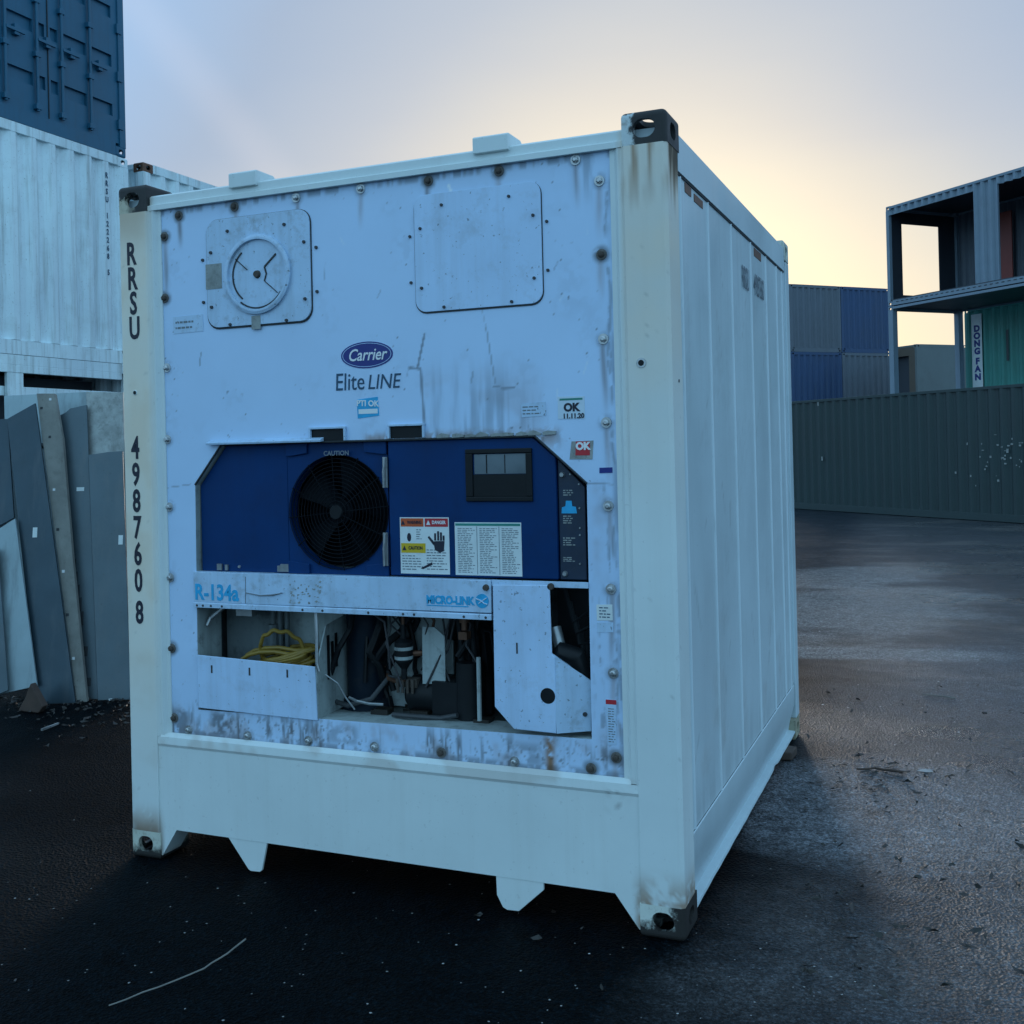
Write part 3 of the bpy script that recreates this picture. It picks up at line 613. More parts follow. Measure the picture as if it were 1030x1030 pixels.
for i in (1, 2, 3): 
    (xa, za), (xb, zb) = OPEN[i], OPEN[i+1]
    b.tube([(xa, YP, za), (xb, YP, zb)], .0045, 6)
b.build('opening_gasket', M['rubber'], reef)

# bolts: each washer + hex head
def bolt(u, v, rusty):
    x, z = F(u, v); b = MB(); b.cyl((x, YP+.001, z), (x, YP-.004, z), .0205, .019, 18)
    w = b.build('bolt', M['washer'] if rusty else M['bolt'], reef, smooth=True)
    h = MB(); h.cyl((x, YP-.004, z), (x, YP-.013, z), .0125, .0118, 6); h.cyl((x, YP-.013, z), (x, YP-.016, z), .0105, .006, 12)
    h.build('bolt_head', M['bolt_rust'] if rusty else M['bolt'], w)
for q in BOLTS: bolt(*q)
def screw(u, v, y=YP, parent=None, r=.0075, m='screw'):
    x, z = F(u, v, y); b = MB(); b.cyl((x, y+.001, z), (x, y-.007, z), r, r*.8, 10); b.build('screw', M[m], parent or reef)

# vent hatch (square plate with turning disc) and blank hatch
def px4(x, y): return (150+x/4.12, 130+y/4.12)
def px33(x, y): return (380+x/3.3226, 100+y/3.3226)
def plate(name, pts, y0, y1, mat, parent, bevel=.0015): 
    b = MB(); b.prism(pts, y0, y1, 'y'); return b.build(name, mat, parent, bevel=bevel)
def grime_vent(x, y, z):
    n = fbm(x*9, z*9, 31); f = fbm(x*45, z*45, 32); return .35*sstep(.45, .75, n)*sstep(.35, .6, f), .12*sstep(.4, .7, n), np.zeros_like(x)
def rounded(x0, x1, z0, z1, r, n=6):
    pts = []
    for k, (cx, cz) in enumerate(((x1-r, z1-r), (x0+r, z1-r), (x0+r, z0+r), (x1-r, z0+r))):
        for i in range(n+1):
            a = PI/2*k+PI/2*i/n; pts.append((cx+r*math.cos(a), cz+r*math.sin(a)))
    return pts
M['panel_plain'] = pmat('panel_paint_plate', (.45, .61, .79), .40, var=.08, vscale=6, dirt=.5, dirtcol=(.16, .16, .14), bump=.1, streak=.3, speckle=.6)
M['panel_clean'] = pmat('panel_paint_blank', (.49, .66, .88), .38, var=.07, vscale=3, dirt=.3, dirtcol=(.22, .22, .2), bump=.05, streak=.22, speckle=.55)
x0, zt = F(*px4(240, 390)); x1, zb = F(*px4(678, 815))
x0b, zb2 = F(*px4(248, 838))
vent = plate('vent_hatch', rounded(x0, x1, zb2+.012, zt+.008, .055), YP-.009, YP+.001, M['panel_plain'], reef)
plate('hatch_gasket', rounded(x0-.004, x1+.004, zb2+.005, zt+.010, .058), YP-.004, YP+.0005, M['rubber'], vent, 0)
cx, cz = F(*px4(456, 603)); 
b = MB(); nseg = 48; VS = 1.19
for ra, rb, ya, yb in ((.137, .137, -.009, -.020), (.137, .128, -.020, -.024), (.128, .121, -.024, -.024), (.121, .119, -.024, -.012), (.119, 0.0, -.012, -.012)):
    vs = []; 
    for rr_, yy in ((ra*VS, ya), (rb*VS, yb)): vs += [(cx+rr_*math.cos(2*PI*i/nseg), YP+yy, cz+rr_*math.sin(2*PI*i/nseg)) for i in range(nseg)]
    b.add(vs, [(i, (i+1) % nseg, nseg+(i+1) % nseg, nseg+i) for i in range(nseg)])
disc = b.build('vent_disc', M['panel_plain'], vent, smooth=True)
b = MB()
def arc(a0, a1, r, n=14):
    r *= 1.19
    return [(cx+r*math.cos(R(a0+(a1-a0)*i/n)), cz+r*math.sin(R(a0+(a1-a0)*i/n))) for i in range(n+1)]
for (a0, a1, r) in ((128, 232, .104), (232, 325, .118)):
    o = arc(a0, a1, r); i_ = arc(a1, a0, r-.005); b.prism(o+i_, YP-.0155, YP-.011, 'y')
def stroke(b, p, q, w, ya, yb):
    (xa, za), (xb, zb) = p, q; l = math.hypot(xb-xa, zb-za); nx, nz = -(zb-za)/l*w/2, (xb-xa)/l*w/2
    b.prism([(xa+nx, za+nz), (xb+nx, zb+nz), (xb-nx, zb-nz), (xa-nx, za-nz)], ya, yb, 'y')
for p, q, w in (((366, 540), (415, 585), .003), ((533, 518), (486, 572), .007), ((486, 572), (494, 600), .006), ((494, 600), (486, 630), .005), ((486, 630), (540, 678), .003)):
    stroke(b, F(*px4(*p)), F(*px4(*q)), w, YP-.0155, YP-.011)
b.build('vent_slot', M['rubber'], disc)
b = MB(); b.cyl((cx, YP-.012, cz), (cx, YP-.024, cz), .017, .013, 12); b.build('disc_knob', M['bolt_rust'], disc)
xa, za = F(*px4(240, 563)); xb, zb_ = F(*px4(308, 660)); plate('worn_label', [(xa, za), (xb, za), (xb, zb_), (xa, zb_)], YP-.0105, YP-.0085, M['oldlabel'], vent, 0)
xa, za = F(*px4(430, 775)); xb, zb_ = F(*px4(468, 828)); plate('worn_label', [(xa, za), (xb, za), (xb, zb_), (xa, zb_)], YP-.0105, YP-.0085, M['oldlabel'], vent, 0)
for p in ((325, 423), (560, 395), (642, 467), (647, 703), (570, 792), (337, 810), (260, 738), (256, 512)): screw(*px4(*p), y=YP-.009, parent=vent)
for p in ((693, 490), (697, 673), (227, 718), (223, 543)): screw(*px4(*p))
x0, zt = F(*px33(122, 335)); x1, _ = F(*px33(543, 320)); _, zb = F(*px33(135, 722))
hatch = plate('access_hatch', rounded(x0, x1+.003, zb+.01, zt+.012, .045), YP-.007, YP+.001, M['panel_clean'], reef)
plate('hatch_gasket', rounded(x0-.0025, x1+.006, zb+.004, zt+.012, .048), YP-.003, YP+.0005, M['rubber'], hatch, 0)
for p in ((213, 353), (438, 324), (519, 387), (523, 597), (448, 676), (222, 694), (147, 631), (142, 432)): screw(*px33(*p), y=YP-.007, parent=hatch, r=.0065)
for p in ((565, 408), (569, 571), (112, 613), (108, 459)): screw(*px33(*p), r=.0065)

# slots above the unit, drip lip
for u0, u1, v0, v1 in ((312, 349, 430, 443), (391, 428, 427, 440)):
    xa, zt = F(u0, v0); xb, zb = F(u1, v1)
    b = MB(); b.box(xa, xb, YP-.014, YP, zt-.008, zt); b.box(xa, xa+.008, YP-.014, YP, zb, zt-.0085); b.box(xb-.008, xb, YP-.014, YP, zb, zt-.0085)
    sl = b.build('lifting_slot', M['panel_plain'], reef, bevel=.001)
    b = MB(); b.box(xa+.0085, xb-.0085, YP-.003, YP-.0005, zb, zt-.009); b.build('slot_opening', M['black'], sl)
b = MB(); b.prism([(YP+.001, 1.772), (YP-.028, 1.768), (YP-.030, 1.776), (YP+.001, 1.788)], -.775, -.215, 'x'); b.build('drip_lip', M['panel_plain'], reef, bevel=.001)
b = MB()
for i in range(9):
    xx = .30+i*.052+random.uniform(-.01, .01); b.prism([(xx, 1.770), (xx+.05, 1.772), (xx+.052, 1.776+random.uniform(0, .010)), (xx+.02, 1.782+random.uniform(0, .008)), (xx, 1.776+random.uniform(0, .008))], YP-.004-.003*random.random(), YP+.001, 'y')
b.build('peeling_sealant', M['oldlabel'], reef)

# --- side walls, rails, roof, rear
BE = [.223, .69, 1.165, 1.645, 2.09, 2.44, 2.64]
for s in (1, -1):
    b = MB(); xw = s*1.207
    ys = [.158]
    prof = [(.158, xw)]
    for be in BE: prof += [(be-.010, xw), (be-.004, s*1.2125), (be+.004, s*1.2125), (be+.010, xw)]
    prof += [(LEN-.12, xw)]
    for (ya, xa), (yb, xb) in zip(prof[:-1], prof[1:]):
        b.patch((xa, ya, .322), (xb, yb, .322), (xb, yb, 2.712), (xa, ya, 2.712), .022)
    b.build('side_wall', M['side'], reef, grime=grime_glint_side, smooth=False, recalc=False)
    b = MB()   # upper rail
    P = [(1.2165, 2.712), (1.2165, 2.845), (1.208, 2.856), (1.13, 2.856), (1.13, 2.846), (1.198, 2.846), (1.198, 2.712)]
    b.prism([(s*p[0], p[1]) for p in P], .17, LEN-.165, 'y'); b.build('top_side_rail', M['side'], reef)
    b = MB(); b.box(*sorted((s*1.195, s*1.2125)), .175, LEN-.17, 2.704, 2.7115); b.build('rail_gasket', M['rubber'], reef)
    b = MB()   # lower rail: ledge, slanting web, bent bottom flange
    ny = 90; pr = [(1.209, .3215), (1.2145, .320), (1.2145, .310), (1.213, .21), (1.190, .13), (1.178, .062), (1.214, .058), (1.216, .050), (1.176, .050)]
    vs = []
    for i in range(ny+1):
        yy = .17+(LEN-.335)*i/ny; dent = .008*math.exp(-((yy-1.98)/.05)**2)+.0008*math.sin(yy*23)*math.sin(yy*9.1)
        for k, (px_, pz_) in enumerate(pr):
            dz = dent if k >= 5 else 0; dx = -dent*.7 if k >= 5 else 0
            vs.append((s*(px_+dx), yy, pz_+dz))
    m_ = len(pr); b.add(vs, [(i*m_+k, (i+1)*m_+k, (i+1)*m_+k+1, i*m_+k+1) for i in range(ny) for k in range(m_-1)])
    b.build('bottom_side_rail', M['side'], reef, smooth=True)
b = MB(); b.box(-1.195, 1.195, .05, LEN-.05, 2.800, 2.8445); b.build('roof', M['side'], reef)
b = MB(); b.box(-1.10, 1.10, LEN-.06, LEN-.02, .30, 2.80); b.build('rear_wall', M['side'], reef)
b = MB(); b.box(-1.06, 1.06, LEN-.15, LEN-.01, .02, .298); b.build('rear_sill', M['side'], reef)
for q in ((.30, .40, 2.665, 2.70), (.45, .60, 2.66, 2.69), (1.75, 1.95, 2.655, 2.695)):
    b = MB(); b.box(1.2065, 1.2095, *q); b.build('data_plate', M['copper'], reef)
b = MB(); b.cyl((1.214, .10, 1.95), (1.219, .10, 1.95), .006); b.build('plug', M['screw'], reef)
b = MB(); x, z = F(645, 365, 0); b.cyl((x, .001, z), (x, -.003, z), .019, .017, 20); pl = b.build('plug', M['bolt'], reef)
b = MB(); b.cyl((x, -.003, z), (x, -.0042, z), .0105, .0105, 16); b.build('plug_hole', M['black'], pl)
b = MB(); x, z = F(136, 395, 0); b.cyl((x, .001, z), (x, -.003, z), .012, .010, 20); pl = b.build('plug', M['frame'], reef)
b = MB(); b.cyl((x, -.003, z), (x, -.0042, z), .008, .008, 16); b.build('plug_hole', M['black'], pl)

# --- writing on the frame
def vtext(txt, u, v0, v1, parent=reef, y=-.0012):
    n = len(txt); 
    for i, ch in enumerate(txt):
        v = v0+(v1-v0)*(i/(n-1)); x, z = F(u[0]+(u[1]-u[0])*(i/(n-1)), v, 0)
        text_mesh('painted_letter', ch, M['ink'], parent, (x, y, z), (1, 0, 0), (0, 0, 1), .134, bold=.0034, sx=.64)
vtext('RRSU', (132, 135.5), 256.5, 331)
vtext('498760', (136.3, 139.5), 451.5, 585)
x, z = F(140.5, 617, 0); text_mesh('painted_letter', '8', M['ink'], reef, (x, -.0012, z), (1, 0, 0), (0, 0, 1), .134, bold=.0034, sx=.64)
for txt, u, v in (('RRSU', 754, 285), ('498760', 766, 293)):
    q = onplane(u, v, (1.212, 0, 0), (1, 0, 0)); print('side text', txt, q)
text_mesh('painted_code', 'RRSU', M['ink_grey'], reef, (1.2122, 1.49, 2.50), (0, 1, 0), (0, 0, 1), .15, bold=.001, sx=.50)
text_mesh('painted_code', '498760', M['ink_grey'], reef, (1.2122, 1.86, 2.505), (0, 1, 0), (0, 0, 1), .15, bold=.001, sx=.62)

# --- makers' logo and markings on the panel
YL = YP-.0015
cx, cz = F(369, 357)
def ell(a, b_, n=40): return [(cx+a*math.cos(2*PI*i/n), cz+b_*math.sin(2*PI*i/n)) for i in range(n)]
b = MB(); b.prism(ell(.117, .0525), YL, YP+.0005, 'y'); lg = b.build('maker_logo', M['logo_blue'], reef)
b = MB(); o_ = ell(.110, .0470); i_ = ell(.1075, .0450); nn = len(o_)
b.add([(p[0], YL-.0006, p[1]) for p in o_]+[(p[0], YL-.0006, p[1]) for p in i_], [(i, (i+1) % nn, (i+1) % nn+nn, i+nn) for i in range(nn)]); b.build('logo_outline', M['ink_panel'], lg)
text_mesh('logo_writing', 'Carrier', M['white'], lg, (cx, YL-.001, cz-.001), (1, 0, 0), (0, 0, 1), .066, bold=.0008, sx=.86, shear=.28)
xa, za = F(337, 393); text_mesh('model_writing', 'Elite', M['ink_mid'], reef, (xa, YL, za), (1, 0, 0), (0, 0, 1), .098, sx=.80, shear=.06, align='LEFT', valign='BOTTOM_BASELINE')
xa, za = F(369.5, 391.5); text_mesh('model_writing', 'LINE', M['ink_mid'], reef, (xa, YL, za), (1, 0, 0), (0, 0, 1), .082, sx=.88, shear=.18, align='LEFT', valign='BOTTOM_BASELINE')
def label_px(name, quad, mat, parent=reef, y=YL, yb=None, label=None):
    pts = [F(*q, YP) if y > -.5 else q for q in quad]
    b = MB(); b.prism(pts, y, (y+.0012) if yb is None else yb, 'y'); return b.build(name, mat, parent, label=label)
def lines(parent, mat, x0, x1, z0, z1, n, y, h=.35, jag=.35):
    b = MB(); dz = (z1-z0)/n
    for i in range(n):
        zc = z0+dz*(i+.5); xe = x1-(x1-x0)*jag*random.random(); xs = x0
        while xs < xe-.004:
            w = random.uniform(.006, .022); b.box(xs, min(xs+w, xe), y-.0004, y, zc-dz*h/2, zc+dz*h/2); xs += w+.004
    return b.build('small_print', mat, parent)
s_ = label_px('service_sticker', [(359, 402), (380, 399), (381.5, 418), (360, 421)], M['cyan'])
x, z = F(370, 406); text_mesh('sticker_writing', 'PTI OK', M['white'], s_, (x, YL-.0006, z), (1, 0, -.06), (0, 0, 1), .032, bold=.001)
(xa, za), (xb, zb) = F(361, 417), F(380, 411); b = MB(); b.box(xa, xb, YL-.0006, YL, za+.002, zb); b.build('sticker_band', M['white'], s_)
s_ = label_px('inspection_sticker', [(561, 399), (588, 398.5), (588.5, 421), (561.5, 421.5)], M['label_pale'], label='white inspection sticker reading OK')
x, z = F(575, 410); text_mesh('sticker_writing', 'OK', M['ink'], s_, (x, YL-.0006, z), (1, 0, 0), (0, 0, 1), .040, bold=.002)
(xa, za), (xb, zb) = F(563, 403), F(586, 400); b = MB(); b.box(xa, xb, YL-.0006, YL, za, zb); b.build('sticker_band', M['green_ink'], s_)
x, z = F(577, 418.5); text_mesh('sticker_writing', '11.11.20', M['ink'], s_, (x, YL-.0006, z), (1, 0, 0), (0, 0, 1), .024, bold=.001)
s_ = label_px('torn_sticker', [(575, 444), (597, 443), (596, 462), (573, 462)], M['oldlabel'])
s2 = label_px('inspection_sticker', [(579.5, 444), (593.5, 444), (593.5, 458), (579, 458)], M['red'], y=YL-.001, yb=YL, label='red inspection sticker reading OK')
x, z = F(586.5, 449); text_mesh('sticker_writing', 'OK', M['white'], s2, (x, YL-.0016, z), (1, 0, 0), (0, 0, 1), .036, bold=.002)
label_px('blue_sticker', [(603, 470.5), (616, 470), (616.2, 475.5), (603, 476)], M['logo_blue'])
s_ = label_px('small_label', [(524, 406), (549, 404), (549.5, 418), (525, 420)], M['panel_plain']); (xa, za), (xb, zb) = F(526, 418), F(546, 407); lines(s_, M['ink_grey'], xa, xb, za, zb, 3, YL-.0002)
s_ = label_px('small_label', [(174, 319), (204, 316), (205, 333), (175, 336)], M['panel_plain']); (xa, za), (xb, zb) = F(177, 333), F(200, 320); lines(s_, M['ink_grey'], xa, xb, za, zb, 2, YL-.0002)
s_ = label_px('small_label', [(600, 608), (616, 608), (616.5, 624), (600.5, 624)], M['white_label']); (xa, za), (xb, zb) = F(603, 622), F(615, 610); lines(s_, M['ink_mid'], xa, xb, za, zb, 4, YL-.0002)
s_ = label_px('small_label', [(600.5, 626), (617, 626), (617, 636), (601, 636)], M['panel_plain'])
s_ = label_px('warning_strip', [(609, 703.5), (620, 704), (620.5, 749), (611.5, 749)], M['panel_plain']); (xa, za), (xb, zb) = F(609.5, 708), F(620, 704.2)
b = MB(); b.box(xa, xb, YL-.0006, YL, za, zb); b.build('red_band', M['red'], s_)
(xa, za), (xb, zb) = F(612.5, 747), F(619, 712); lines(s_, M['ink_grey'], xa, xb, za, zb, 14, YL-.0002)

# --- cooling unit: blue upper section
YB = .055
def FB(u, v): return F(u, v, YB)
def prisms(pts, y0, y1): b = MB(); b.prism(pts, y0, y1, 'y'); return b
XM0, XM1 = FB(290, 500)[0], FB(391.5, 500)[0]
plate('blue_panel', [(-.850, 1.236), (XM0-.002, 1.236), (XM0-.002, 1.764), (-.712, 1.764), (-.850, 1.598)], YB, YB+.012, M['blue'], reef, .003).__setitem__('label', 'plain dark blue steel panel')
for u, v in ((198, 514), (198, 554), (222, 570), (241, 570)): 
    x, z = FB(u, v); b = MB(); b.cyl((x, YB, z), (x, YB-.006, z), .007, .005, 10); b.build('screw', M['bolt'], reef)
b = MB()
for u, w in ((222, .012), (229, .007), (282, .008), (288, .022)):
    x, z = FB(u, 572.5); b.box(x-w, x+w, YB-.010, YB-.001, 1.242, 1.262+w*.5)
b.build('retaining_clip', M['steel'], reef)
# fan section
fx, fz = FB(340.5, 515); FRr = .234
n = 64
def sq(a, x0, x1, z0, z1):
    dx, dz = math.cos(a), math.sin(a); t = 9e9
    if dx > 1e-9: t = min(t, (x1-fx)/dx)
    if dx < -1e-9: t = min(t, (x0-fx)/dx)
    if dz > 1e-9: t = min(t, (z1-fz)/dz)
    if dz < -1e-9: t = min(t, (z0-fz)/dz)
    return fx+dx*t, fz+dz*t
bx = (XM0, XM1-.004, 1.236, 1.764)
FRr = min(.232, (XM1-XM0)/2-.006)
angs = sorted([2*PI*i/n for i in range(n)]+[math.atan2(z-fz, x-fx) % (2*PI) for x in bx[:2] for z in bx[2:]])
n2 = len(angs); b = MB()
vs = [(*sq(a, *bx),) for a in angs]; ci = [(fx+FRr*math.cos(a), fz+FRr*math.sin(a)) for a in angs]
V = [(p[0], YB, p[1]) for p in vs]+[(p[0], YB, p[1]) for p in ci]+[(p[0], YB+.05, p[1]) for p in ci]
b.add(V, [(i, (i+1) % n2, n2+(i+1) % n2, n2+i) for i in range(n2)]+[(n2+i, n2+(i+1) % n2, 2*n2+(i+1) % n2, 2*n2+i) for i in range(n2)])
fanp = b.build('fan_panel', M['blue'], reef, smooth=True)
b = MB()
for sx_, sz_ in ((-1, -1), (-1, 1), (1, -1), (1, 1)):
    xc = bx[0] if sx_ < 0 else bx[1]; zc = bx[2] if sz_ < 0 else bx[3]
    P = [(xc, zc), (xc-sx_*.10, zc), (xc-sx_*.10, zc-sz_*.04), (xc-sx_*.022, zc-sz_*.05), (xc, zc-sz_*.05)]
    b = MB(); b.prism(P, YB-.012, YB-.001, 'y'); b.build('grille_bracket', M['blue'], fanp, bevel=.002)
b = MB()
for k in range(14):
    r = .03+(FRr-.03)*k/13; b.tube([(fx+r*math.cos(2*PI*i/40), YB-.006-.012*(1-(r/FRr)**2), fz+r*math.sin(2*PI*i/40)) for i in range(41)], .0018, 5)
for k in range(12):
    a = 2*PI*k/12+.1; b.tube([(fx+r*math.cos(a), YB-.004-.012*(1-(r/FRr)**2), fz+r*math.sin(a)) for r in np.linspace(.028, FRr+.006, 7)], .0022, 5)
gr = b.build('fan_grille', M['fanblack'], fanp, smooth=True)
b = MB(); b.cyl((fx, YB-.018, fz), (fx, YB-.024, fz), .030, .026, 20); b.build('grille_badge', M['black'], gr)
x, z = FB(340, 456); text_mesh('grille_writing', 'CAUTION', M['ink_grey'], fanp, (x, YB-.014, z), (1, 0, 0), (0, 0, 1), .026, bold=.0006)
b = MB(); b.cyl((fx, YB+.10, fz), (fx, YB+.03, fz), .05, .045, 20)
for k in range(5):
    a = 2*PI*k/5; 
    for j in range(1):
        P = []
        for (r, da, yy) in ((.045, -.35, .09), (.21, -.28, .10), (.222, 0, .07), (.215, .35, .035), (.045, .45, .045)): P.append((fx+r*math.cos(a+da), YB+yy, fz+r*math.sin(a+da)))
        b.add(P, [tuple(range(5))])
b.build('fan', M['fanblack'], fanp)
b = MB(); b.box(XM0, XM1, YB+.16, YB+.17, 1.20, 1.78); b.build('fan_coil', M['fanblack'], fanp)
# control box
XC = FB(561.5, 520)[0]
cb = plate('control_box', [(XM1+.006, 1.240), (XC, 1.240), (XC, F(561.5, 462, YB)[1]+.006), (.676, 1.764), (XM1+.006, 1.764)], YB-.014, YB+.03, M['blue'], reef, .005)
for u, v, hgt in ((388.5, 475, .12), (389, 552, .13)):
    x, z = FB(u, v); b = MB(); b.box(x-.004, x+.016, YB-.022, YB-.0145, z-hgt*.5, z+hgt*.5); b.tube([(x+.004, YB-.03, z-hgt*.5), (x+.004, YB-.032, z), (x+.012, YB-.03, z+hgt*.5)], .0045, 6)
    b.build('box_latch', M['steel'], cb, bevel=.001)
(xa, zt), (xb, zb) = FB(470, 452), FB(538, 504)
b = MB(); t_ = .018
b.box(xa, xb, YB-.024, YB-.0145, zt-t_, zt); b.box(xa, xb, YB-.024, YB-.0145, zb, zb+t_); b.box(xa, xa+.03, YB-.024, YB-.0145, zb+t_, zt-t_); b.box(xb-.024, xb, YB-.024, YB-.0145, zb+t_, zt-t_)
dw = b.build('display_window', M['black'], cb, bevel=.003)
zm = FB(500, 477)[1]
b = MB(); b.box(xa+.03, xb-.024, YB-.018, YB-.0146, zb+t_, zm); b.build('keypad_cover', M['black'], dw, bevel=.001)
b = MB(); b.box(xa+.036, xb-.026, YB-.018, YB-.0146, zm+.002, zt-t_-.002); b.build('display', M['glass'], dw)
b = MB(); b.box(xa+.085, xa+.089, YB-.0195, YB-.0181, zm+.004, zt-t_-.004); b.box(xa+.16, xa+.163, YB-.0195, YB-.0181, zm+.004, zt-t_-.004); b.build('display_divider', M['black'], dw)
# warning label
YC = YB-.0150
def lab(name, u0, v0, u1, v1, mat, parent, y, slope=0, label=None):
    (xa, zt), (xb, zb) = FB(u0, v0), FB(u1, v1); b = MB(); b.box(xa, xb, y-.0007, y, zb, zt); o = b.build(name, mat, parent, label=label); return o, xa, xb, zb, zt
wl, xa, xb, zb, zt = lab('warning_label', 404, 520, 454.5, 577.5, M['white_label'], cb, YC, label='white warning label with orange, red and yellow headings')
xm = (xa+xb)/2; dz_ = zt-zb
b = MB(); b.box(xa+.004, xm-.003, YC-.0013, YC-.0008, zt-.036, zt-.004); b.build('warning_heading', M['orange'], wl)
b = MB(); b.box(xm+.003, xb-.004, YC-.0013, YC-.0008, zt-.036, zt-.004); b.build('warning_heading', M['red'], wl)
b = MB(); b.box(xa+.004, xm+.004, YC-.0013, YC-.0008, zb+dz_*.37, zb+dz_*.54); b.build('warning_heading', M['yellow'], wl)
text_mesh('heading_writing', 'WARNING', M['ink'], wl, ((xa+xm)/2+.011, YC-.0017, zt-.020), (1, 0, 0), (0, 0, 1), .018, bold=.0005, sx=.72)
text_mesh('heading_writing', 'DANGER', M['white'], wl, ((xb+xm)/2+.010, YC-.0017, zt-.020), (1, 0, 0), (0, 0, 1), .018, bold=.0005, sx=.8)
text_mesh('heading_writing', 'CAUTION', M['ink'], wl, ((xa+xm)/2+.014, YC-.0017, zb+dz_*.455), (1, 0, 0), (0, 0, 1), .018, bold=.0005, sx=.75)
b = MB()
for xx, zz, mt_ in ((xa+.014, zt-.020, 0), (xa+.018, zb+dz_*.455, 0)): b.prism([(xx-.009, zz-.009), (xx+.009, zz-.009), (xx, zz+.009)], YC-.0018, YC-.0014, 'y')
b.build('hazard_triangle', M['ink'], wl)
b = MB(); xx, zz = xm+.018, zt-.020; b.prism([(xx-.009, zz-.009), (xx+.009, zz-.009), (xx, zz+.009)], YC-.0018, YC-.0014, 'y'); b.build('hazard_triangle', M['white'], wl)
hx, hz_ = FB(443, 545); b = MB()   # hand pictogram
b.prism([(hx-.020, hz_-.008), (hx-.016, hz_-.030), (hx+.004, hz_-.040), (hx+.022, hz_-.034), (hx+.026, hz_+.005), (hx-.018, hz_+.004)], YC-.0014, YC-.0009, 'y')
for k, (dx, top) in enumerate(((-.014, .034), (-.001, .042), (.011, .038), (.022, .026))): b.box(hx+dx-.0042, hx+dx+.0042, YC-.0014, YC-.0009, hz_+.006, hz_+top)
b.prism([(hx-.022, hz_-.012), (hx-.046, hz_+.018), (hx-.040, hz_+.024), (hx-.016, hz_-.002)], YC-.0014, YC-.0009, 'y')
b.build('hand_pictogram', M['ink'], wl); b = MB()
hx2, hz2 = FB(413.5, 540); b.prism([(hx2+.009*math.cos(a), hz2+.017*math.sin(a)) for a in np.linspace(0, 2*PI, 13)[:-1]], YC-.0014, YC-.0009, 'y')
b.build('drop_pictogram', M['ink'], wl); b = MB()
hx2, hz2 = FB(432, 568); b.prism([(hx2-.03, hz2-.012), (hx2+.02, hz2+.012), (hx2+.022, hz2+.002), (hx2-.02, hz2-.016)], YC-.0014, YC-.0009, 'y')
b.build('tool_pictogram', M['ink'], wl)
lines(wl, M['ink_grey'], xa+.008, xm-.006, zb+.012, zb+dz_*.34, 6, YC-.0008); lines(wl, M['ink_grey'], xm+.008, xb-.008, zb+.014, zb+dz_*.45, 8, YC-.0008)
lines(wl, M['ink_grey'], xm-.035, xm-.012, zb+dz_*.60, zb+dz_*.80, 5, YC-.0008)
cl, xa, xb, zb, zt = lab('code_label', 459, 525, 527, 579.5, M['white_label'], cb, YC, label='pale label packed with three columns of small print')
b = MB(); b.box(xa+.003, xb-.004, YC-.0013, YC-.0008, zt-.013, zt-.004); b.build('label_band', M['green_ink'], cl)
for k in range(3):
    w = (xb-xa)/3; lines(cl, M['ink_grey'], xa+k*w+.012, xa+(k+1)*w-.006, zb+.008, zt-.020, 26, YC-.0008, .4, .45)
    if k: b = MB(); b.box(xa+k*w, xa+k*w+.002, YC-.0013, YC-.0008, zb+.004, zt-.015); b.build('label_rule', M['ink_grey'], cl)
# narrow dark side panel with gauges and small markings
sp_ = plate('switch_panel', [(XC+.004, 1.240), (.872, 1.240), (.872, 1.578), (XC+.004, F(563, 462, YB)[1])], YB-.004, YB+.03, pmat('switch_panel_navy', (.008, .022, .05), .5, var=.3, vscale=10, dirt=.4, dirtcol=(.03, .035, .04)), reef, .003)
YS = YB-.0045
b = MB()
for u, v, r in ((566, 477.5, .011), (569, 577, .011)): x, z = FB(u, v); b.cyl((x, YS, z), (x, YS-.010, z), r, r*.7, 14)
for u, v in ((574, 477), (583, 487), (583.5, 511), (584, 531), (584, 538), (584, 567)): x, z = FB(u, v); b.cyl((x, YS, z), (x, YS-.005, z), .004, .003, 8)
b.build('fastener', M['steel'], sp_)
b = MB(); x, z = FB(573, 513); b.prism([(x-.030, z-.012), (x+.030, z-.012), (x+.026, z+.012), (x+.012, z+.014), (x+.010, z+.034), (x-.012, z+.034), (x-.014, z+.014), (x-.028, z+.010)], YS-.0012, YS, 'y'); b.build('blue_symbol', M['cyan'], sp_)
for (u0, v0, u1, v1, n_) in ((567, 499, 578, 492, 3), (567, 527, 578, 518, 4), (567, 549, 579, 540, 4), (567, 565, 579, 560, 3)):
    (xa, za), (xb, zb) = FB(u0, v0), FB(u1, v1); lines(sp_, M['oldlabel'], xa, xb, za, zb, n_, YS-.0002, .5)

# --- cross beam with refrigerant and maker's marks
YX = YP-.012
def FX(u, v): return F(u, v, YX)
beam = plate('cross_beam', [(-.868, 1.108), (.505, 1.112), (.506, 1.234), (-.868, 1.236)], YX, YP+.05, M['panel_plain'], reef, .002)
b = MB(); b.prism([(YX-.002, 1.108), (YX-.004, 1.104), (YX-.004, 1.086), (YX+.02, 1.084), (YX+.02, 1.108)], -.868, .506, 'x'); b.build('beam_lip', M['panel_plain'], beam, bevel=.001)
b = MB()
for u in (199, 205, 213, 224, 305, 325, 371, 406, 417, 467, 489):
    x, _ = FX(u, 620); b.cyl((x, YX-.0035, 1.095), (x, YX-.0055, 1.095), .0055, .005, 8)
b.build('rivet', M['screw'], beam)
b = MB(); b.box(.508, .886, YX+.004, YX+.012, 1.214, 1.236); b.build('beam_extension', M['panel_plain'], reef, bevel=.001)
x, z = FX(196, 602.5); text_mesh('refrigerant_writing', 'R-134a', M['cyan'], beam, (x, YX-.001, z), (1, 0, 0), (0, 0, 1), .092, bold=.0024, sx=.86, align='LEFT', valign='BOTTOM_BASELINE')
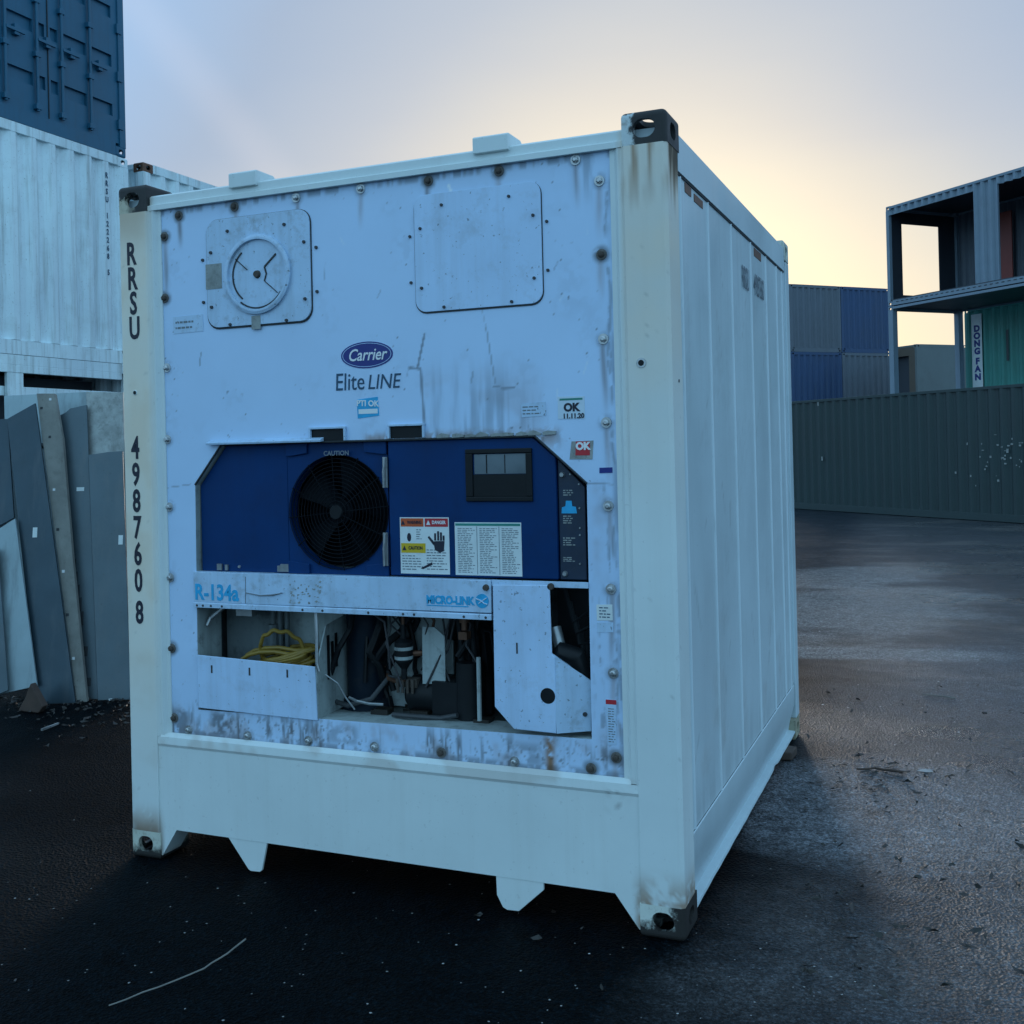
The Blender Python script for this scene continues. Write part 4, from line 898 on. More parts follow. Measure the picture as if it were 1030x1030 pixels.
x, z = FX(429, 606.5); text_mesh('maker_writing', 'MICRO-LINK', M['cyan'], beam, (x, YX-.001, z), (1, 0, 0), (0, 0, 1), .042, bold=.002, sx=.84, align='LEFT', valign='BOTTOM_BASELINE')
b = MB(); xa = FX(429, 600)[0]; xb = FX(471, 600)[0]; b.box(xa, xb, YX-.0012, YX-.0002, z-.010, z-.006); b.build('underline', M['cyan'], beam)
x, z = FX(485, 604.5); b = MB(); b.prism([(x+.027*math.cos(a), z+.027*math.sin(a)) for a in np.linspace(0, 2*PI, 25)[:-1]], YX-.0014, YX-.0002, 'y'); gl = b.build('globe_mark', M['cyan'], beam)
b = MB(); b.tube([(x-.024, YX-.0018, z+.008), (x-.006, YX-.0018, z+.002), (x+.008, YX-.0018, z-.008), (x+.022, YX-.0018, z-.012)], .003, 5); b.tube([(x-.014, YX-.0018, z-.010), (x+.006, YX-.0018, z+.004), (x+.02, YX-.0018, z+.012)], .0025, 5); b.build('globe_line', M['panel_plain'], gl)
b = MB()
for k in range(46):
    u = random.uniform(291, 323); v = random.uniform(584, 607)
    x, z = FX(u, v); w, h_ = random.uniform(.004, .016), random.uniform(.003, .010); b.prism([(x-w*.5, z), (x, z-h_*.5), (x+w*.5, z+h_*.2), (x+w*.1, z+h_*.6)], YX-.0010, YX-.0001, 'y')
b.build('torn_sticker', M['oldlabel'], beam)
b = MB(); P = [FX(*p) for p in ((247, 596), (262, 599), (274, 598.5), (284, 596), (274, 599.5))]; b.tube([(p[0], YX-.002, p[1]) for p in P], [.002, .0025, .004, .005, .001], 6)
P = [FX(*p) for p in ((247, 580), (247, 607))]; b.tube([(p[0], YX-.001, p[1]) for p in P], .0014, 5)
b.build('tear_mark', M['ink_grey'], beam)
for u, v in ((489, 591), (554, 590)): x, z = FX(u, v); b = MB(); b.cyl((x, YX+.002, z), (x, YX-.010, z), .013, .011, 12); b.build('bolt', M['bolt_rust'], reef)

# --- lower compartment
TX1_ = F(318.5, 690)[0]-.01
b = MB(); b.add([(OPL-.06, .62, .655), (OPR+.04, .62, .655), (OPR+.04, .62, 1.25), (OPL-.06, .62, 1.25)], [(0, 1, 2, 3)])
b.add([(OPL-.06, YP+.05, .655), (OPL-.06, .62, .655), (OPL-.06, .62, 1.25), (OPL-.06, YP+.05, 1.25)], [(0, 1, 2, 3)])
b.add([(OPR+.04, YP+.05, .655), (OPR+.04, .62, .655), (OPR+.04, .62, 1.25), (OPR+.04, YP+.05, 1.25)], [(0, 1, 2, 3)])
b.add([(OPL-.06, YP+.05, 1.25), (OPR+.04, YP+.05, 1.25), (OPR+.04, .62, 1.25), (OPL-.06, .62, 1.25)], [(0, 1, 2, 3)])
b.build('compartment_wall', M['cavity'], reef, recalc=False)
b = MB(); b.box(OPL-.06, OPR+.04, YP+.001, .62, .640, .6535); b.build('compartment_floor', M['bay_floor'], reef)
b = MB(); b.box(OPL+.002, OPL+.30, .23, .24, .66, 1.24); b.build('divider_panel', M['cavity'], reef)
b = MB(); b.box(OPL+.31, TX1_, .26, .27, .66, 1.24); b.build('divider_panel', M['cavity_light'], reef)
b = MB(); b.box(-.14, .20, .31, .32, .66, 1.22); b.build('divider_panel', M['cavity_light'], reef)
# bracket and pipes, left
b = MB(); b.tube([(-.85, .08, 1.00), (-.84, .09, 1.03), (-.77, .12, 1.09)], .010, 8); b.box(-.73, -.65, .12, .16, 1.04, 1.09); b.build('bracket', M['steel'], reef)
b = MB()
for k, xx in enumerate((-.60, -.565, -.53)): b.tube([(xx, .20, .70), (xx+.01, .19, .9), (xx, .20, 1.24)], .010, 8)
b.tube([(-.585, .18, .9), (-.585, .18, 1.0)], .022, 10)
b.build('pipe', M['cavity'], reef, smooth=True)
# open tray holding the cable: front, right side, back, floor as one bent sheet
TX0, TX1, TY, TZ0, TZ1 = OPL+.008, F(318.5, 690)[0], YP-.010, .672, .880
b = MB()
b.prism([(TX0, TZ0-.010), (TX0, TZ1+.005), (TX1, TZ1-.012), (TX1+.006, TZ0-.020)], TY, TY+.006, 'y')
tray = b.build('storage_tray', M['panel_clean'], reef, bevel=.002)
b = MB(); b.prism([(TY+.006, TZ0-.018), (TY+.006, TZ1-.012), (.10, 1.02), (.30, 1.05), (.30, TZ0-.005)], TX1, TX1+.006, 'x'); b.build('tray_side', M['cavity_light'], tray)
b = MB(); b.box(TX0, TX1-.001, TY+.007, .30, TZ0-.012, TZ0-.004); b.build('tray_floor', M['cavity'], tray)
b = MB()
for u, v in ((213, 673), (251, 675.5), (289, 677.5)): x, z = F(u, v, TY); b.box(x-.004, x+.004, TY-.001, TY+.0005, z-.016, z+.016)
b.build('tray_slot', M['screw'], tray)
b = MB(); b.tube([(TX1+.004, TY+.01, 1.10), (TX1+.010, TY+.004, 1.0), (TX1+.012, TY-.002, .88), (TX1+.02, TY, .85)], .007, 6); b.build('tray_strut', M['steel'], tray)
b = MB(); xq = TX1+.0075
for k in range(3): b.prism([(.10+k*.030, .80+.02*k), (.118+k*.030, .80+.02*k), (.118+k*.030, .98-.03*(k % 2)), (.10+k*.030, .98-.03*(k % 2))], xq-.0005, xq+.002, 'x')
b.build('louvre', M['black'], tray)
# loose wires
for P, r in (([F(323, 680), F(333, 690), F(338, 705), F(345, 719)], .0035), ([F(347, 703), F(352, 708), F(362, 712), F(374, 714)], .006)):
    b = MB(); b.tube([(p[0], YP+.03+.02*i, p[1]) for i, p in enumerate(P)], r, 6); b.build('loose_wire', M['steel'], reef)
# compressor, drier, motor, pipes
def cylv(b, x, y, z0, z1, r, n=20): b.cyl((x, y, z0), (x, y, z1), r, r, n)
b = MB(); x, _ = F(366, 660, .25); cylv(b, x, .28, .70, 1.16, .085, 28); b.cyl((x, .28, 1.16), (x, .28, 1.20), .085, .04, 28); b.cyl((x, .28, .66), (x, .28, .70), .11, .10, 28); b.build('accumulator_tank', pmat('tank_navy_black', (.005, .012, .022), .6, spec=.2, dirt=.4), reef, smooth=True)
b = MB(); x, zc = F(406, 653, .16); y = .16
b.cyl((x, y, zc+.10), (x, y, zc+.045), .010, .012, 12); b.cyl((x, y, zc+.045), (x, y, zc+.03), .02, .036, 18); b.cyl((x, y, zc+.03), (x, y, zc-.045), .037, .037, 18); b.cyl((x, y, zc-.045), (x, y, zc-.075), .037, .014, 18); b.cyl((x, y, zc-.075), (x, y, zc-.12), .012, .012, 10)
fd = b.build('filter_drier', M['black'], reef, smooth=True)
b = MB()
for dz in (.012, -.025): b.cyl((x, y, zc+dz), (x, y, zc+dz-.013), .0378, .0378, 18)
b.build('drier_band', M['cavity_light'], fd, smooth=True)
b = MB(); b.tube([(x, y, zc+.10), (x-.002, y, 1.20)], .007, 8); b.tube([(x, y, zc-.12), (x-.03, y+.02, zc-.14), (x-.10, y+.05, zc-.135), (x-.14, y+.10, zc-.10)], .009, 8); b.tube([(x+.02, y+.02, zc-.02), (x+.10, y+.06, zc-.02)], .012, 8); b.build('pipe', M['copper'], reef, smooth=True)
b = MB(); b.box(x-.045, x+.05, y+.01, y+.05, zc-.155, zc-.12); 
for k in range(4): b.cyl((x-.03+.022*k, y+.0, zc-.12), (x-.03+.022*k, y+.0, zc-.175), .007, .006, 8)
b.build('valve_block', M['bolt_rust'], reef)
px_ = [F(424.5, 630, .18), F(437, 631, .18), F(447, 640, .18), F(448, 688, .18), F(425, 688, .18)]
b = MB(); b.prism(px_, .18, .188, 'y'); b.build('white_bracket', M['cavity_light'], reef, bevel=.001, label='pale bracket plate with one clipped corner')
b = MB(); xc_, zc_ = F(437, 697, .22)
b.cyl((xc_-.10, .24, zc_-.01), (xc_+.13, .24, zc_-.01), .075, .075, 22); b.cyl((xc_-.12, .24, zc_-.01), (xc_-.10, .24, zc_-.01), .05, .07, 22); b.box(xc_+.02, xc_+.16, .16, .34, zc_-.08, zc_+.06)
b.cyl((xc_+.17, .20, zc_-.08), (xc_+.17, .20, zc_+.14), .06, .055, 18)
b.build('compressor', M['black'], reef, smooth=True)
b = MB()
for i, (u, z0, z1, r, yy) in enumerate(((462, .70, 1.20, .014, .20), (470, .80, 1.20, .018, .26), (476, .70, 1.10, .012, .18), (455, .95, 1.20, .02, .3), (488, .66, 1.15, .03, .30))):
    x, _ = F(u, 650, yy); b.tube([(x, yy, z0), (x+.01*math.sin(i*3), yy+.02, (z0+z1)/2), (x-.01, yy, z1)], r, 10)
for k in range(7):
    xx = .28+.03*k; b.tube([(xx, .22+.02*(k % 3), 1.1-.03*k), (xx+.05, .2, .98+.01*k), (xx+.02+.01*k, .25, .84)], .007, 6)
b.build('hose', M['black'], reef, smooth=True)
b = MB(); x, z0 = F(482.5, 725, .10); _, z1 = F(480, 662, .10); b.tube([(x, .10, z0), (x-.008, .12, z1)], .009, 8); b.build('support_rod', M['cavity_light'], reef, smooth=True)
b = MB()
for k in range(16):
    b = MB(); xx = random.uniform(-.35, .42); yy = random.uniform(.12, .4); b.box(xx, xx+random.uniform(.02, .08), yy, yy+random.uniform(.02, .06), .654, .654+random.uniform(.006, .03), Matrix.Rotation(0, 4, 'Z')); b.build('debris', M['leaf'], reef)
b = MB()
for k in range(5):
    z_ = 1.17-.035*k; b.tube([(-.30, .40-.02*k, z_), (-.05, .36, z_+.01), (.18+.04*k, .33, z_-.01), (.24+.03*k, .32, z_-.12)], .008+.002*(k % 2), 8)
b.tube([(-.32, .18, .70), (-.20, .14, .69), (-.10, .16, .72), (-.05, .22, .80), (.04, .25, .78)], .011, 8)
b.tube([(.02, .12, .675), (.10, .10, .68), (.22, .14, .67), (.30, .13, .69)], .010, 8)
b.build('pipe', M['darkgrey'], reef, smooth=True)
random.seed(23)
for nm_, mt_, cnt, rr_ in (('hose', M['black'], 9, (.009, .017)), ('wire', M['screw'], 12, (.003, .005)), ('pipe', M['copper'], 3, (.006, .008))):
    for k in range(cnt):
        xa = random.uniform(-.30, .46); ya = random.uniform(.12, .28); b = MB(); P = [(xa, ya, random.uniform(1.05, 1.22))]
        for j in range(4): P.append((P[-1][0]+random.uniform(-.07, .07), min(.30, max(.10, P[-1][1]+random.uniform(-.04, .04))), P[-1][2]-random.uniform(.03, .13)))
        Q = []
        for j in range(len(P)-1):
            for t_ in (0, .25, .5, .75): Q.append(tuple(P[j][q]*(1-t_*t_*(3-2*t_))+P[j+1][q]*t_*t_*(3-2*t_) for q in range(3)))
        Q.append(P[-1]); b.tube(Q, random.uniform(*rr_), 7); b.build(nm_, mt_, reef, smooth=True)
b = MB(); b.box(-.24, -.13, .38, .45, .95, 1.12); b.box(-.215, -.16, .365, .38, 1.0, 1.06); b.build('junction_box', M['cavity'], reef, bevel=.004)
b = MB(); b.cyl((.33, .15, 1.13), (.33, .15, 1.05), .022, .022, 12); b.cyl((.33, .15, 1.05), (.33, .15, 1.02), .012, .012, 8); b.box(.312, .348, .13, .17, .985, 1.015); b.build('valve', M['copper'], reef, smooth=True)
# cover on the right: folded plate with clipped corners
YV = YP-.022
def FV(u, v): p = F(u, v, YV); return p
cov = plate('compressor_cover', [FV(*p) for p in ((495.5, 588), (552.5, 588.5), (555, 658), (558, 661), (559.5, 738), (517, 733.5), (497.5, 711))], YV, YV+.008, M['panel_clean'], reef, .003)
b = MB(); P = [FV(*p) for p in ((554.5, 657), (591, 688), (590.5, 738.5), (560, 738))]
b.add([(P[0][0], YV+.001, P[0][1]), (P[1][0], YV+.045, P[1][1]), (P[2][0], YV+.045, P[2][1]), (P[3][0], YV+.001, P[3][1])]+[(P[0][0], YV+.007, P[0][1]), (P[1][0], YV+.051, P[1][1]), (P[2][0], YV+.051, P[2][1]), (P[3][0], YV+.007, P[3][1])], [(0, 1, 2, 3), (7, 6, 5, 4), (0, 4, 5, 1), (1, 5, 6, 2), (2, 6, 7, 3)])
b.build('cover_wing', M['panel_plain'], cov)
x, z = FV(551, 700); b = MB(); b.cyl((x, YV, z), (x, YV-.0015, z), .029, .028, 24); b.build('cover_hole', M['black'], cov)
b = MB(); x, z = FV(520, 652); b.box(x-.003, x+.003, YV-.001, YV, z-.02, z+.02); b.build('cover_slot', M['screw'], cov)
b = MB(); x, z = FV(585, 721); b.cyl((x, YV+.044, z), (x, YV+.034, z), .009, .008, 10); b.build('screw', M['screw'], cov)
# behind it: silver fitting and black hoses
b = MB(); p0 = F(557, 632, .07); p1 = F(566, 655, .07); b.cyl((p0[0], .08, p0[1]), (p1[0], .06, p1[1]), .024, .020, 18); b.build('silver_fitting', M['steel'], reef, smooth=True)
b = MB(); b.tube([(F(556, 662, .06)[0], .06, F(556, 662, .06)[1]), (F(565, 655, .05)[0], .05, F(565, 655, .05)[1]), (F(578, 660, .06)[0], .06, F(578, 660, .06)[1]), (F(587, 680, .10)[0], .10, F(587, 680, .1)[1])], [.02, .035, .04, .045], 14)
for k in range(6): b.tube([(.76+.02*k, .12, 1.2-.05*k), (.80+.012*k, .10, 1.08-.04*k), (.86, .14, 1.12-.06*k)], .009, 6)
b.build('hose', M['black'], reef, smooth=True)
b = MB(); b.box(.70, .90, .20, .21, .66, 1.24); b.build('divider_panel', M['black'], reef)

# the coil of cable lying in the tray (a thing of its own)
cxx, czz = F(286, 662, .12); cable = empty('power_cable', (cxx, .13, .68), 0, 'coil of yellow power cable lying in the open tray of the cooling unit', 'cable')
b = MB(); pts = []
for i in range(340):
    a = i/340*2*PI*9; r = .115+.018*math.sin(i*.13)+.012*math.sin(i*.71); tl = .5+.10*math.sin(i*.05)
    pts.append((cxx+r*1.05*math.cos(a), .135+.055*math.sin(a)*1.2, .80+.10*(i/340)+.030*math.sin(a+1.0+.2*math.sin(i*.03))))
pts = [(p[0], p[1], p[2]) for p in pts]; b.tube(pts, .0085, 8)
lp = []
for i in range(40):
    a = PI*1.12*i/39-.1; lp.append((cxx-.008+.098*math.cos(a), .11+.03*math.cos(a*1.5), .885+.105*math.sin(a)+.005*math.sin(i)))
b.tube(lp, .0085, 8)
lp = [(cxx-.20, .10, .86), (cxx-.15, .09, .885), (cxx-.09, .08, .90), (cxx-.02, .08, .905), (cxx+.06, .09, .895), (cxx+.11, .10, .90)]
b.tube(lp, .0085, 8); b.tube([(p[0]+.01, p[1]+.02, p[2]+.014) for p in lp], .0085, 8)
b.build('cable_coil', M['cable'], cable, smooth=True)

# =================================================================== plain containers
E1 = Vector((.724, -.689, 0)).normalized(); E2 = Vector((.689, .724, 0)).normalized(); A1 = math.atan2(E1.y, E1.x)
def corr(mb, axis, const, a0, a1, z0, z1, out, pitch=.278, depth=.046, inset=.006):
    """corrugated sheet along 'axis' ('x' or 'y'); out = +1/-1 outward sign of the other axis."""
    n = max(1, round((a1-a0)/pitch)); p = (a1-a0)/n; prof = [(a0, -inset)]
    for i in range(n):
        s = a0+i*p; prof += [(s+p*.13, -inset), (s+p*.37, -inset-depth), (s+p*.63, -inset-depth), (s+p*.87, -inset)]
    prof.append((a1, -inset)); k = len(prof); vs = []
    for zz in (z0, z1):
        for a, d in prof: vs.append((a, const+out*d, zz) if axis == 'x' else (const+out*d, a, zz))
    mb.add(vs, [(i, i+1, k+i+1, k+i) for i in range(k-1)])
def container(label, origin, ang, Lc, Hc, mat, front='corr', back='corr', end0='corr', end1='corr', group=None, Wc=2.438, name='shipping_container', castings=True, inner=None, roof=True, fpost=.10, cast_mat=None):
    root = empty(name, origin, ang, label, 'container', group); pw = fpost
    inner = inner or mat
    for x in (0, Lc):
        for y in (0, Wc):
            b = MB(); b.box(min(x, x+pw if x == 0 else x-pw), max(x, x+pw if x == 0 else x-pw), min(y, y+pw if y == 0 else y-pw), max(y, y+pw if y == 0 else y-pw), .118, Hc-.118); b.build('corner_post', mat, root, world=False, bevel=.006)
            for top in (1, 0):
                if castings: casting(root, (x, y, Hc if top else 0), 1 if x == 0 else -1, 1 if y == 0 else -1, bool(top), cast_mat or mat)
    for y, s in ((0, 1), (Wc, -1)):
        b = MB(); b.box(.165, Lc-.165, *sorted((y+s*.002, y+s*.062)), Hc-.075, Hc-.012); b.build('top_rail', mat, root, world=False, bevel=.004)
        b = MB(); b.box(.165, Lc-.165, *sorted((y+s*.002, y+s*.052)), .012, .165); b.build('bottom_rail', mat, root, world=False, bevel=.004)
    for x, s in ((0, 1), (Lc, -1)):
        b = MB(); b.box(*sorted((x+s*.002, x+s*.062)), .18, Wc-.18, Hc-.11, Hc-.001); b.build('end_header', mat, root, world=False)
        b = MB(); b.box(*sorted((x+s*.002, x+s*.062)), .18, Wc-.18, .002, .16); b.build('end_sill', mat, root, world=False)
    def wall(kind, axis, const, a1, out, pname):
        if kind == 'open': return None
        b = MB()
        if kind == 'corr': corr(b, axis, const, pw-.004, a1-pw+.004, .165, Hc-.075 if axis == 'x' else Hc-.11, out)
        elif kind == 'flat':
            if axis == 'x': b.box(pw, a1-pw, *sorted((const-out*.008, const-out*.03)), .165, Hc-.075)
            else: b.box(*sorted((const-out*.008, const-out*.03)), pw, a1-pw, .16, Hc-.11)
        elif callable(kind): return kind(root)
        return b.build(pname, mat, root, world=False)
    wall(front, 'x', 0, Lc, -1, 'side_wall'); wall(back, 'x', Wc, Lc, 1, 'side_wall'); wall(end0, 'y', 0, Wc, -1, 'end_wall'); wall(end1, 'y', Lc, Wc, 1, 'end_wall')
    if roof:
        b = MB(); b.box(.06, Lc-.06, .06, Wc-.06, Hc-.035, Hc-.013); b.build('roof', inner, root, world=False)
    b = MB(); b.box(.06, Lc-.06, .055, Wc-.055, .12, .15); b.build('floor', inner, root, world=False)
    return root

# --- door end with two leaves, lock rods, recessed panels
def doors(Lc, Hc, mat, Wc=2.438):
    def mk(root):
        x = Lc; mid = Wc/2
        for y0, y1 in ((.10, mid-.006), (mid+.006, Wc-.10)):
            w = y1-y0; lo_, hi_ = .165, Hc-.115; inner_left = y0 > mid-.2
            fr = (.16, .56) if inner_left else (.44, .84)
            b = MB(); b.box(x-.075, x-.058, y0, y1, lo_, hi_)      # back skin; raised skins leave slanted recesses between them
            rec = [.56, 1.17, 1.78, 2.30]; hh = .075; z = lo_
            for zc in rec:
                b.box(x-.0575, x-.022, y0, y1, z, zc-hh); z = zc+hh
            b.box(x-.0575, x-.022, y0, y1, z, hi_)
            cols = [y0, y0+.035, y0+w*fr[0]-.035, y0+w*fr[0]+.035, y0+w*fr[1]-.035, y0+w*fr[1]+.035, y1-.10 if inner_left else y1-.035, y1]
            if not inner_left: cols[1] = y0+.10
            for zc in rec:
                for k_ in range(0, 8, 2):
                    if cols[k_+1] > cols[k_]: b.box(x-.0575, x-.0225, cols[k_], cols[k_+1], zc-hh, zc+hh)
            leaf = b.build('door_leaf', mat, root, world=False)
            for f in fr:
                yy = y0+w*f; b = MB(); b.cyl((x+.012, yy, .20), (x+.012, yy, Hc-.13), .019, .019, 10); rod = b.build('lock_rod', mat, leaf, world=False, smooth=True)
                for zz in (.25, .85, 1.47, 2.1):
                    b = MB(); b.box(x-.0215, x+.034, yy-.04, yy+.04, zz-.03, zz+.03); b.build('rod_guide', mat, rod, world=False, bevel=.004)
                b = MB(); b.box(x+.012, x+.04, yy, yy+.26, 1.005, 1.04); b.box(x-.0215, x+.03, yy+.12, yy+.19, .97, 1.09); b.build('lock_handle', mat, rod, world=False, bevel=.003)
            for zz in (.4, 1.0, 1.6, 2.2):
                yh = .09 if y0 < mid-.2 else Wc-.09
                b = MB(); b.box(x-.02, x+.012, yh-.04, yh+.04, zz-.06, zz+.06); b.build('hinge', mat, leaf, world=False, bevel=.003)
        b = MB(); b.box(x-.0575, x-.012, mid-.0055, mid+.0055, .17, Hc-.12); b.build('door_gasket', M['rubber'], root, world=False)
    return mk

# left group: faces in the plane x = -7.5
def wid(txt, root, x, y, z, size, mt):
    for i, ch in enumerate(txt):
        if ch == ' ': continue
        text_mesh('painted_letter', ch, mt, root, (x, y, z-i*size*1.06), (0, 1, 0), (0, 0, 1), size, bold=size*.03, sx=.75)
XF = -7.47; LC = 6.058
wc = container('white corrugated container with a vertical black code, under the blue one at left', (XF-LC, 4.56, 2.896), 0, LC, 2.591, M['c_white'], group='white containers stacked at left')
wid('RRSU 122268 5', wc, XF+.0, 6.62, 5.20, .094, M['ink_mid'])
bc = container('dark blue container with closed doors and lock rods, on top of the left stack', (XF-LC, 4.53, 5.490), 0, LC, 2.591, M['c_blue'], end1=doors(LC, 2.591, M['c_blue']))
def frame_end(root):
    b = MB(); x = LC
    b.box(x-.05, x-.0055, .52, .74, .17, 2.694); b.build('mid_post', M['c_white'], root, world=False, bevel=.004)
    b = MB(); b.box(x-.12, x-.06, .10, 2.33, 2.44, 2.545); b.build('cross_bar', M['c_white'], root, world=False, bevel=.004)
    b = MB(); b.box(x-.055, x-.001, .18, 2.26, 2.695, 2.782); b.build('deep_header', M['c_white'], root, world=False, bevel=.004)
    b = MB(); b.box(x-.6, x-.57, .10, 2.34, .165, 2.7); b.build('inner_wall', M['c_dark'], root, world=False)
container('white framed container with an open dark end, lowest of the left stack', (XF-LC, 4.55, 0), 0, LC, 2.893, M['c_white'], end1=frame_end, group='white containers stacked at left', inner=M['c_dark'])
container('white container with a rusty top corner just showing over the refrigerated container', (XF-LC, 7.27, 2.896), 0, LC, 2.63, M['c_white'], group='white containers stacked at left', cast_mat=M['copper'])
container('white container on the ground behind the left stack, hidden by the reefer', (XF-LC, 7.35, 0), 0, LC, 2.893, M['c_white'], group='white containers stacked at left')

# right: long dark green container closing the yard
GO = Vector((-1.864, 24.728, 0))-E1*1.6
gc = container('long dark green corrugated container on the ground closing off the yard at right', (GO.x-E2.x*.0, GO.y, 0), A1, 12.192, 2.79, M['c_green'])
def gpt(s, t, z): p = GO+E1*s+E2*t; return (p.x, p.y, z)
b = MB()
random.seed(3)
for k in range(46):
    s = random.gauss(8.35, .75); z = random.gauss(1.35, .26)-(.25*(s-8.3)**2)*.2; w = random.uniform(.015, .06); h_ = random.uniform(.01, .05)
    b.box(s, s+w, -.004, -.0005, z, z+h_)
for s, z, w, h_ in ((2.6, 2.62, .05, .09), (2.7, 1.25, .05, .10), (8.9, 2.45, .05, .22)): b.box(s, s+w, -.004, -.0005, z, z+h_)
o = b.build('white_scuffs', M['oldlabel'], gc, world=False, label='white scuff marks')

# right: opened-up grey-blue stack behind it
C0 = Vector((.50, 25.48, 5.182)); C0 = Vector(CAM)+(C0-Vector(CAM))*1.012; C0.z = 5.182
HOLE = (.50, 1.78, 5.50-5.182, 7.36-5.182)
HC = 2.591
def up_front(root):
    mt = M['c_steelblue']; 
    for a0, a1, z0, z1 in ((.10, 2.86, 2.36, 2.516), (2.86, 3.54, .165, 2.516), (3.54, 5.4, 2.36, 2.516), (5.4, 12.09, .165, 2.516)):
        b = MB(); corr(b, 'x', 0, a0, a1, z0, z1, -1, pitch=.24, depth=.06); b.build('side_wall', mt, root, world=False)
    b = MB(); b.box(.10, 2.86, .006, .03, 2.35, 2.36); b.box(2.855, 2.88, .0, .05, .165, 2.40); b.box(3.52, 3.545, 0, .05, .165, 2.40); b.build('opening_trim', mt, root, world=False)
def up_end(root):
    t0, t1, z0, z1 = HOLE; b = MB()
    b.box(.008, .03, .10, t0, .16, 2.48); b.box(.008, .03, t1, 2.34, .16, 2.48); b.box(.008, .03, t0, t1, z1, 2.48); b.box(.008, .03, t0, t1, .16, z0)
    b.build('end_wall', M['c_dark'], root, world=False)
def up_back(root):
    b = MB(); corr(b, 'x', 2.438, .1, 12.09, .165, 2.516, 1, pitch=.22); b.build('side_wall', M['c_grey'], root, world=False)
    b = MB(); b.box(1.60, 1.95, 2.25, 2.28, .4, 2.25); b.build('red_partition', M['c_red'], root, world=False)
    b = MB(); b.box(2.35, 2.38, .08, 2.35, .165, 2.5); b.build('inner_partition', M['c_dark'], root, world=False) if False else None
    b = MB(); b.box(3.9, 5.6, 1.8, 1.83, .165, 2.2); b.build('red_partition', M['c_red'], root, world=False)
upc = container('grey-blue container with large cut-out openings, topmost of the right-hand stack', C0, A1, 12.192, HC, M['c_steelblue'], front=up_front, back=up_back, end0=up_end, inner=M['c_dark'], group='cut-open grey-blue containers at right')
b = MB()
b.add([(.3, -.0022, .085), (11.8, -.0022, .085), (11.8, -.0022, .0865), (.3, -.0022, .0865)], [(0, 1, 2, 3)])
for k in range(70): b.box(.3+k*.165, .38+k*.165, -.004, .0015, .085, .105)
b.build('rail_slot', M['rubber'], upc, world=False)
b = MB(); b.box(.10, 12.0, -.0035, .0018, .148, .166); b.build('rail_edge', M['c_dark'], upc, world=False)
loc2 = (C0.x, C0.y, 2.591)
mid = container('bare grey-blue container frame with open sides, middle of the right-hand stack', loc2, A1, 12.192, HC-.002, M['c_steelblue'], front='open', back='open', end0='open', end1='open', inner=M['c_dark'], group='cut-open grey-blue containers at right', fpost=.16)
container('grey-blue container at the foot of the right-hand stack behind the green one', (C0.x, C0.y, 0), A1, 12.192, HC-.002, M['c_steelblue'], group='cut-open grey-blue containers at right')
DO = C0+E2*2.62+E1*.03
dong = container('teal green container with white lettered strip inside the open frame of the right-hand stack', (DO.x, DO.y, 2.591), A1, 12.192, HC-.003, M['c_teal'])
b = MB(); b.box(.24, .58, -.012, -.004, .25, 2.42); strip = b.build('name_strip', M['white_label'], dong, world=False, label='white strip with vertical blue letters')
for i, (ch, dz) in enumerate(zip('DONGFAN', (0, .195, .395, .60, .865, 1.07, 1.285))):
    p = DO+E1*.42+E2*(-.0135); text_mesh('painted_letter', ch, M['logo_blue'], strip, (p.x, p.y, 2.591+2.03-dz), (E1.x, E1.y, 0), (0, 0, 1), .225, bold=.014, sx=1.15)
b = MB(); b.box(1.35, 1.42, -.010, -.002, 1.1, 1.9); b.build('dark_mark', M['c_green'], dong, world=False)
container('plain container on the ground behind the right-hand stack', (DO.x, DO.y, 0), A1, 12.192, HC-.003, M['c_grey'])

# far: blue and grey stack, two columns
K0 = Vector((-3.95, 38.05, 0))+E2*.30; LB = 6.058
for j in range(2):
    for k in range(3):
        nav = (j+k) % 2 == 0
        if k == 0: lb = 'far container at the foot of the %s column, hidden behind the green one' % ('left' if j == 0 else 'right')
        elif k == 1: lb = 'far indigo blue container, lower left of the four beside the reefer' if j == 0 else 'far slate grey container, lower right of the four'
        else: lb = 'far slate grey container, upper left of the four beside the reefer' if j == 0 else 'far blue container, upper right of the four, next to the cut-open stack'
        mt = {(0, 0): 'c_grey', (1, 0): 'c_navy', (0, 1): 'c_navy', (1, 1): 'c_grey', (0, 2): 'c_grey', (1, 2): 'c_navy'}[(j, k)]
        p = K0+E2*(j*2.46)-E1*LB
        container(lb, (p.x, p.y, k*2.594), A1, LB, 2.591, M[mt], group='blue and grey containers stacked far behind', end1='corr', castings=True)
# far plain grey container seen under the cut-open stack
LG = 1.40; K1 = Vector((.75, 37.91, 0))-E1*LG
def dark_front(root):
    b = MB(); b.box(.1, LG-.40, .25, .28, .16, 2.3); b.build('dark_opening', M['c_dark'], root, world=False)
    b = MB(); b.box(LG-.40, LG-.1, .006, .03, .165, 2.516); b.box(.1, LG-.40, .006, .03, 2.2, 2.516); b.build('side_wall', M['c_brown'], root, world=False)
container('short plain grey container with a brown edge, seen through the open right-hand stack', (K1.x, K1.y, 2.591), A1, LG, HC, M['c_box'], front=dark_front, end1='flat')
container('plain grey container below the one with a brown edge, hidden by the green container', (K1.x, K1.y, 0), A1, LG, HC-.002, M['c_box'], end1='flat')

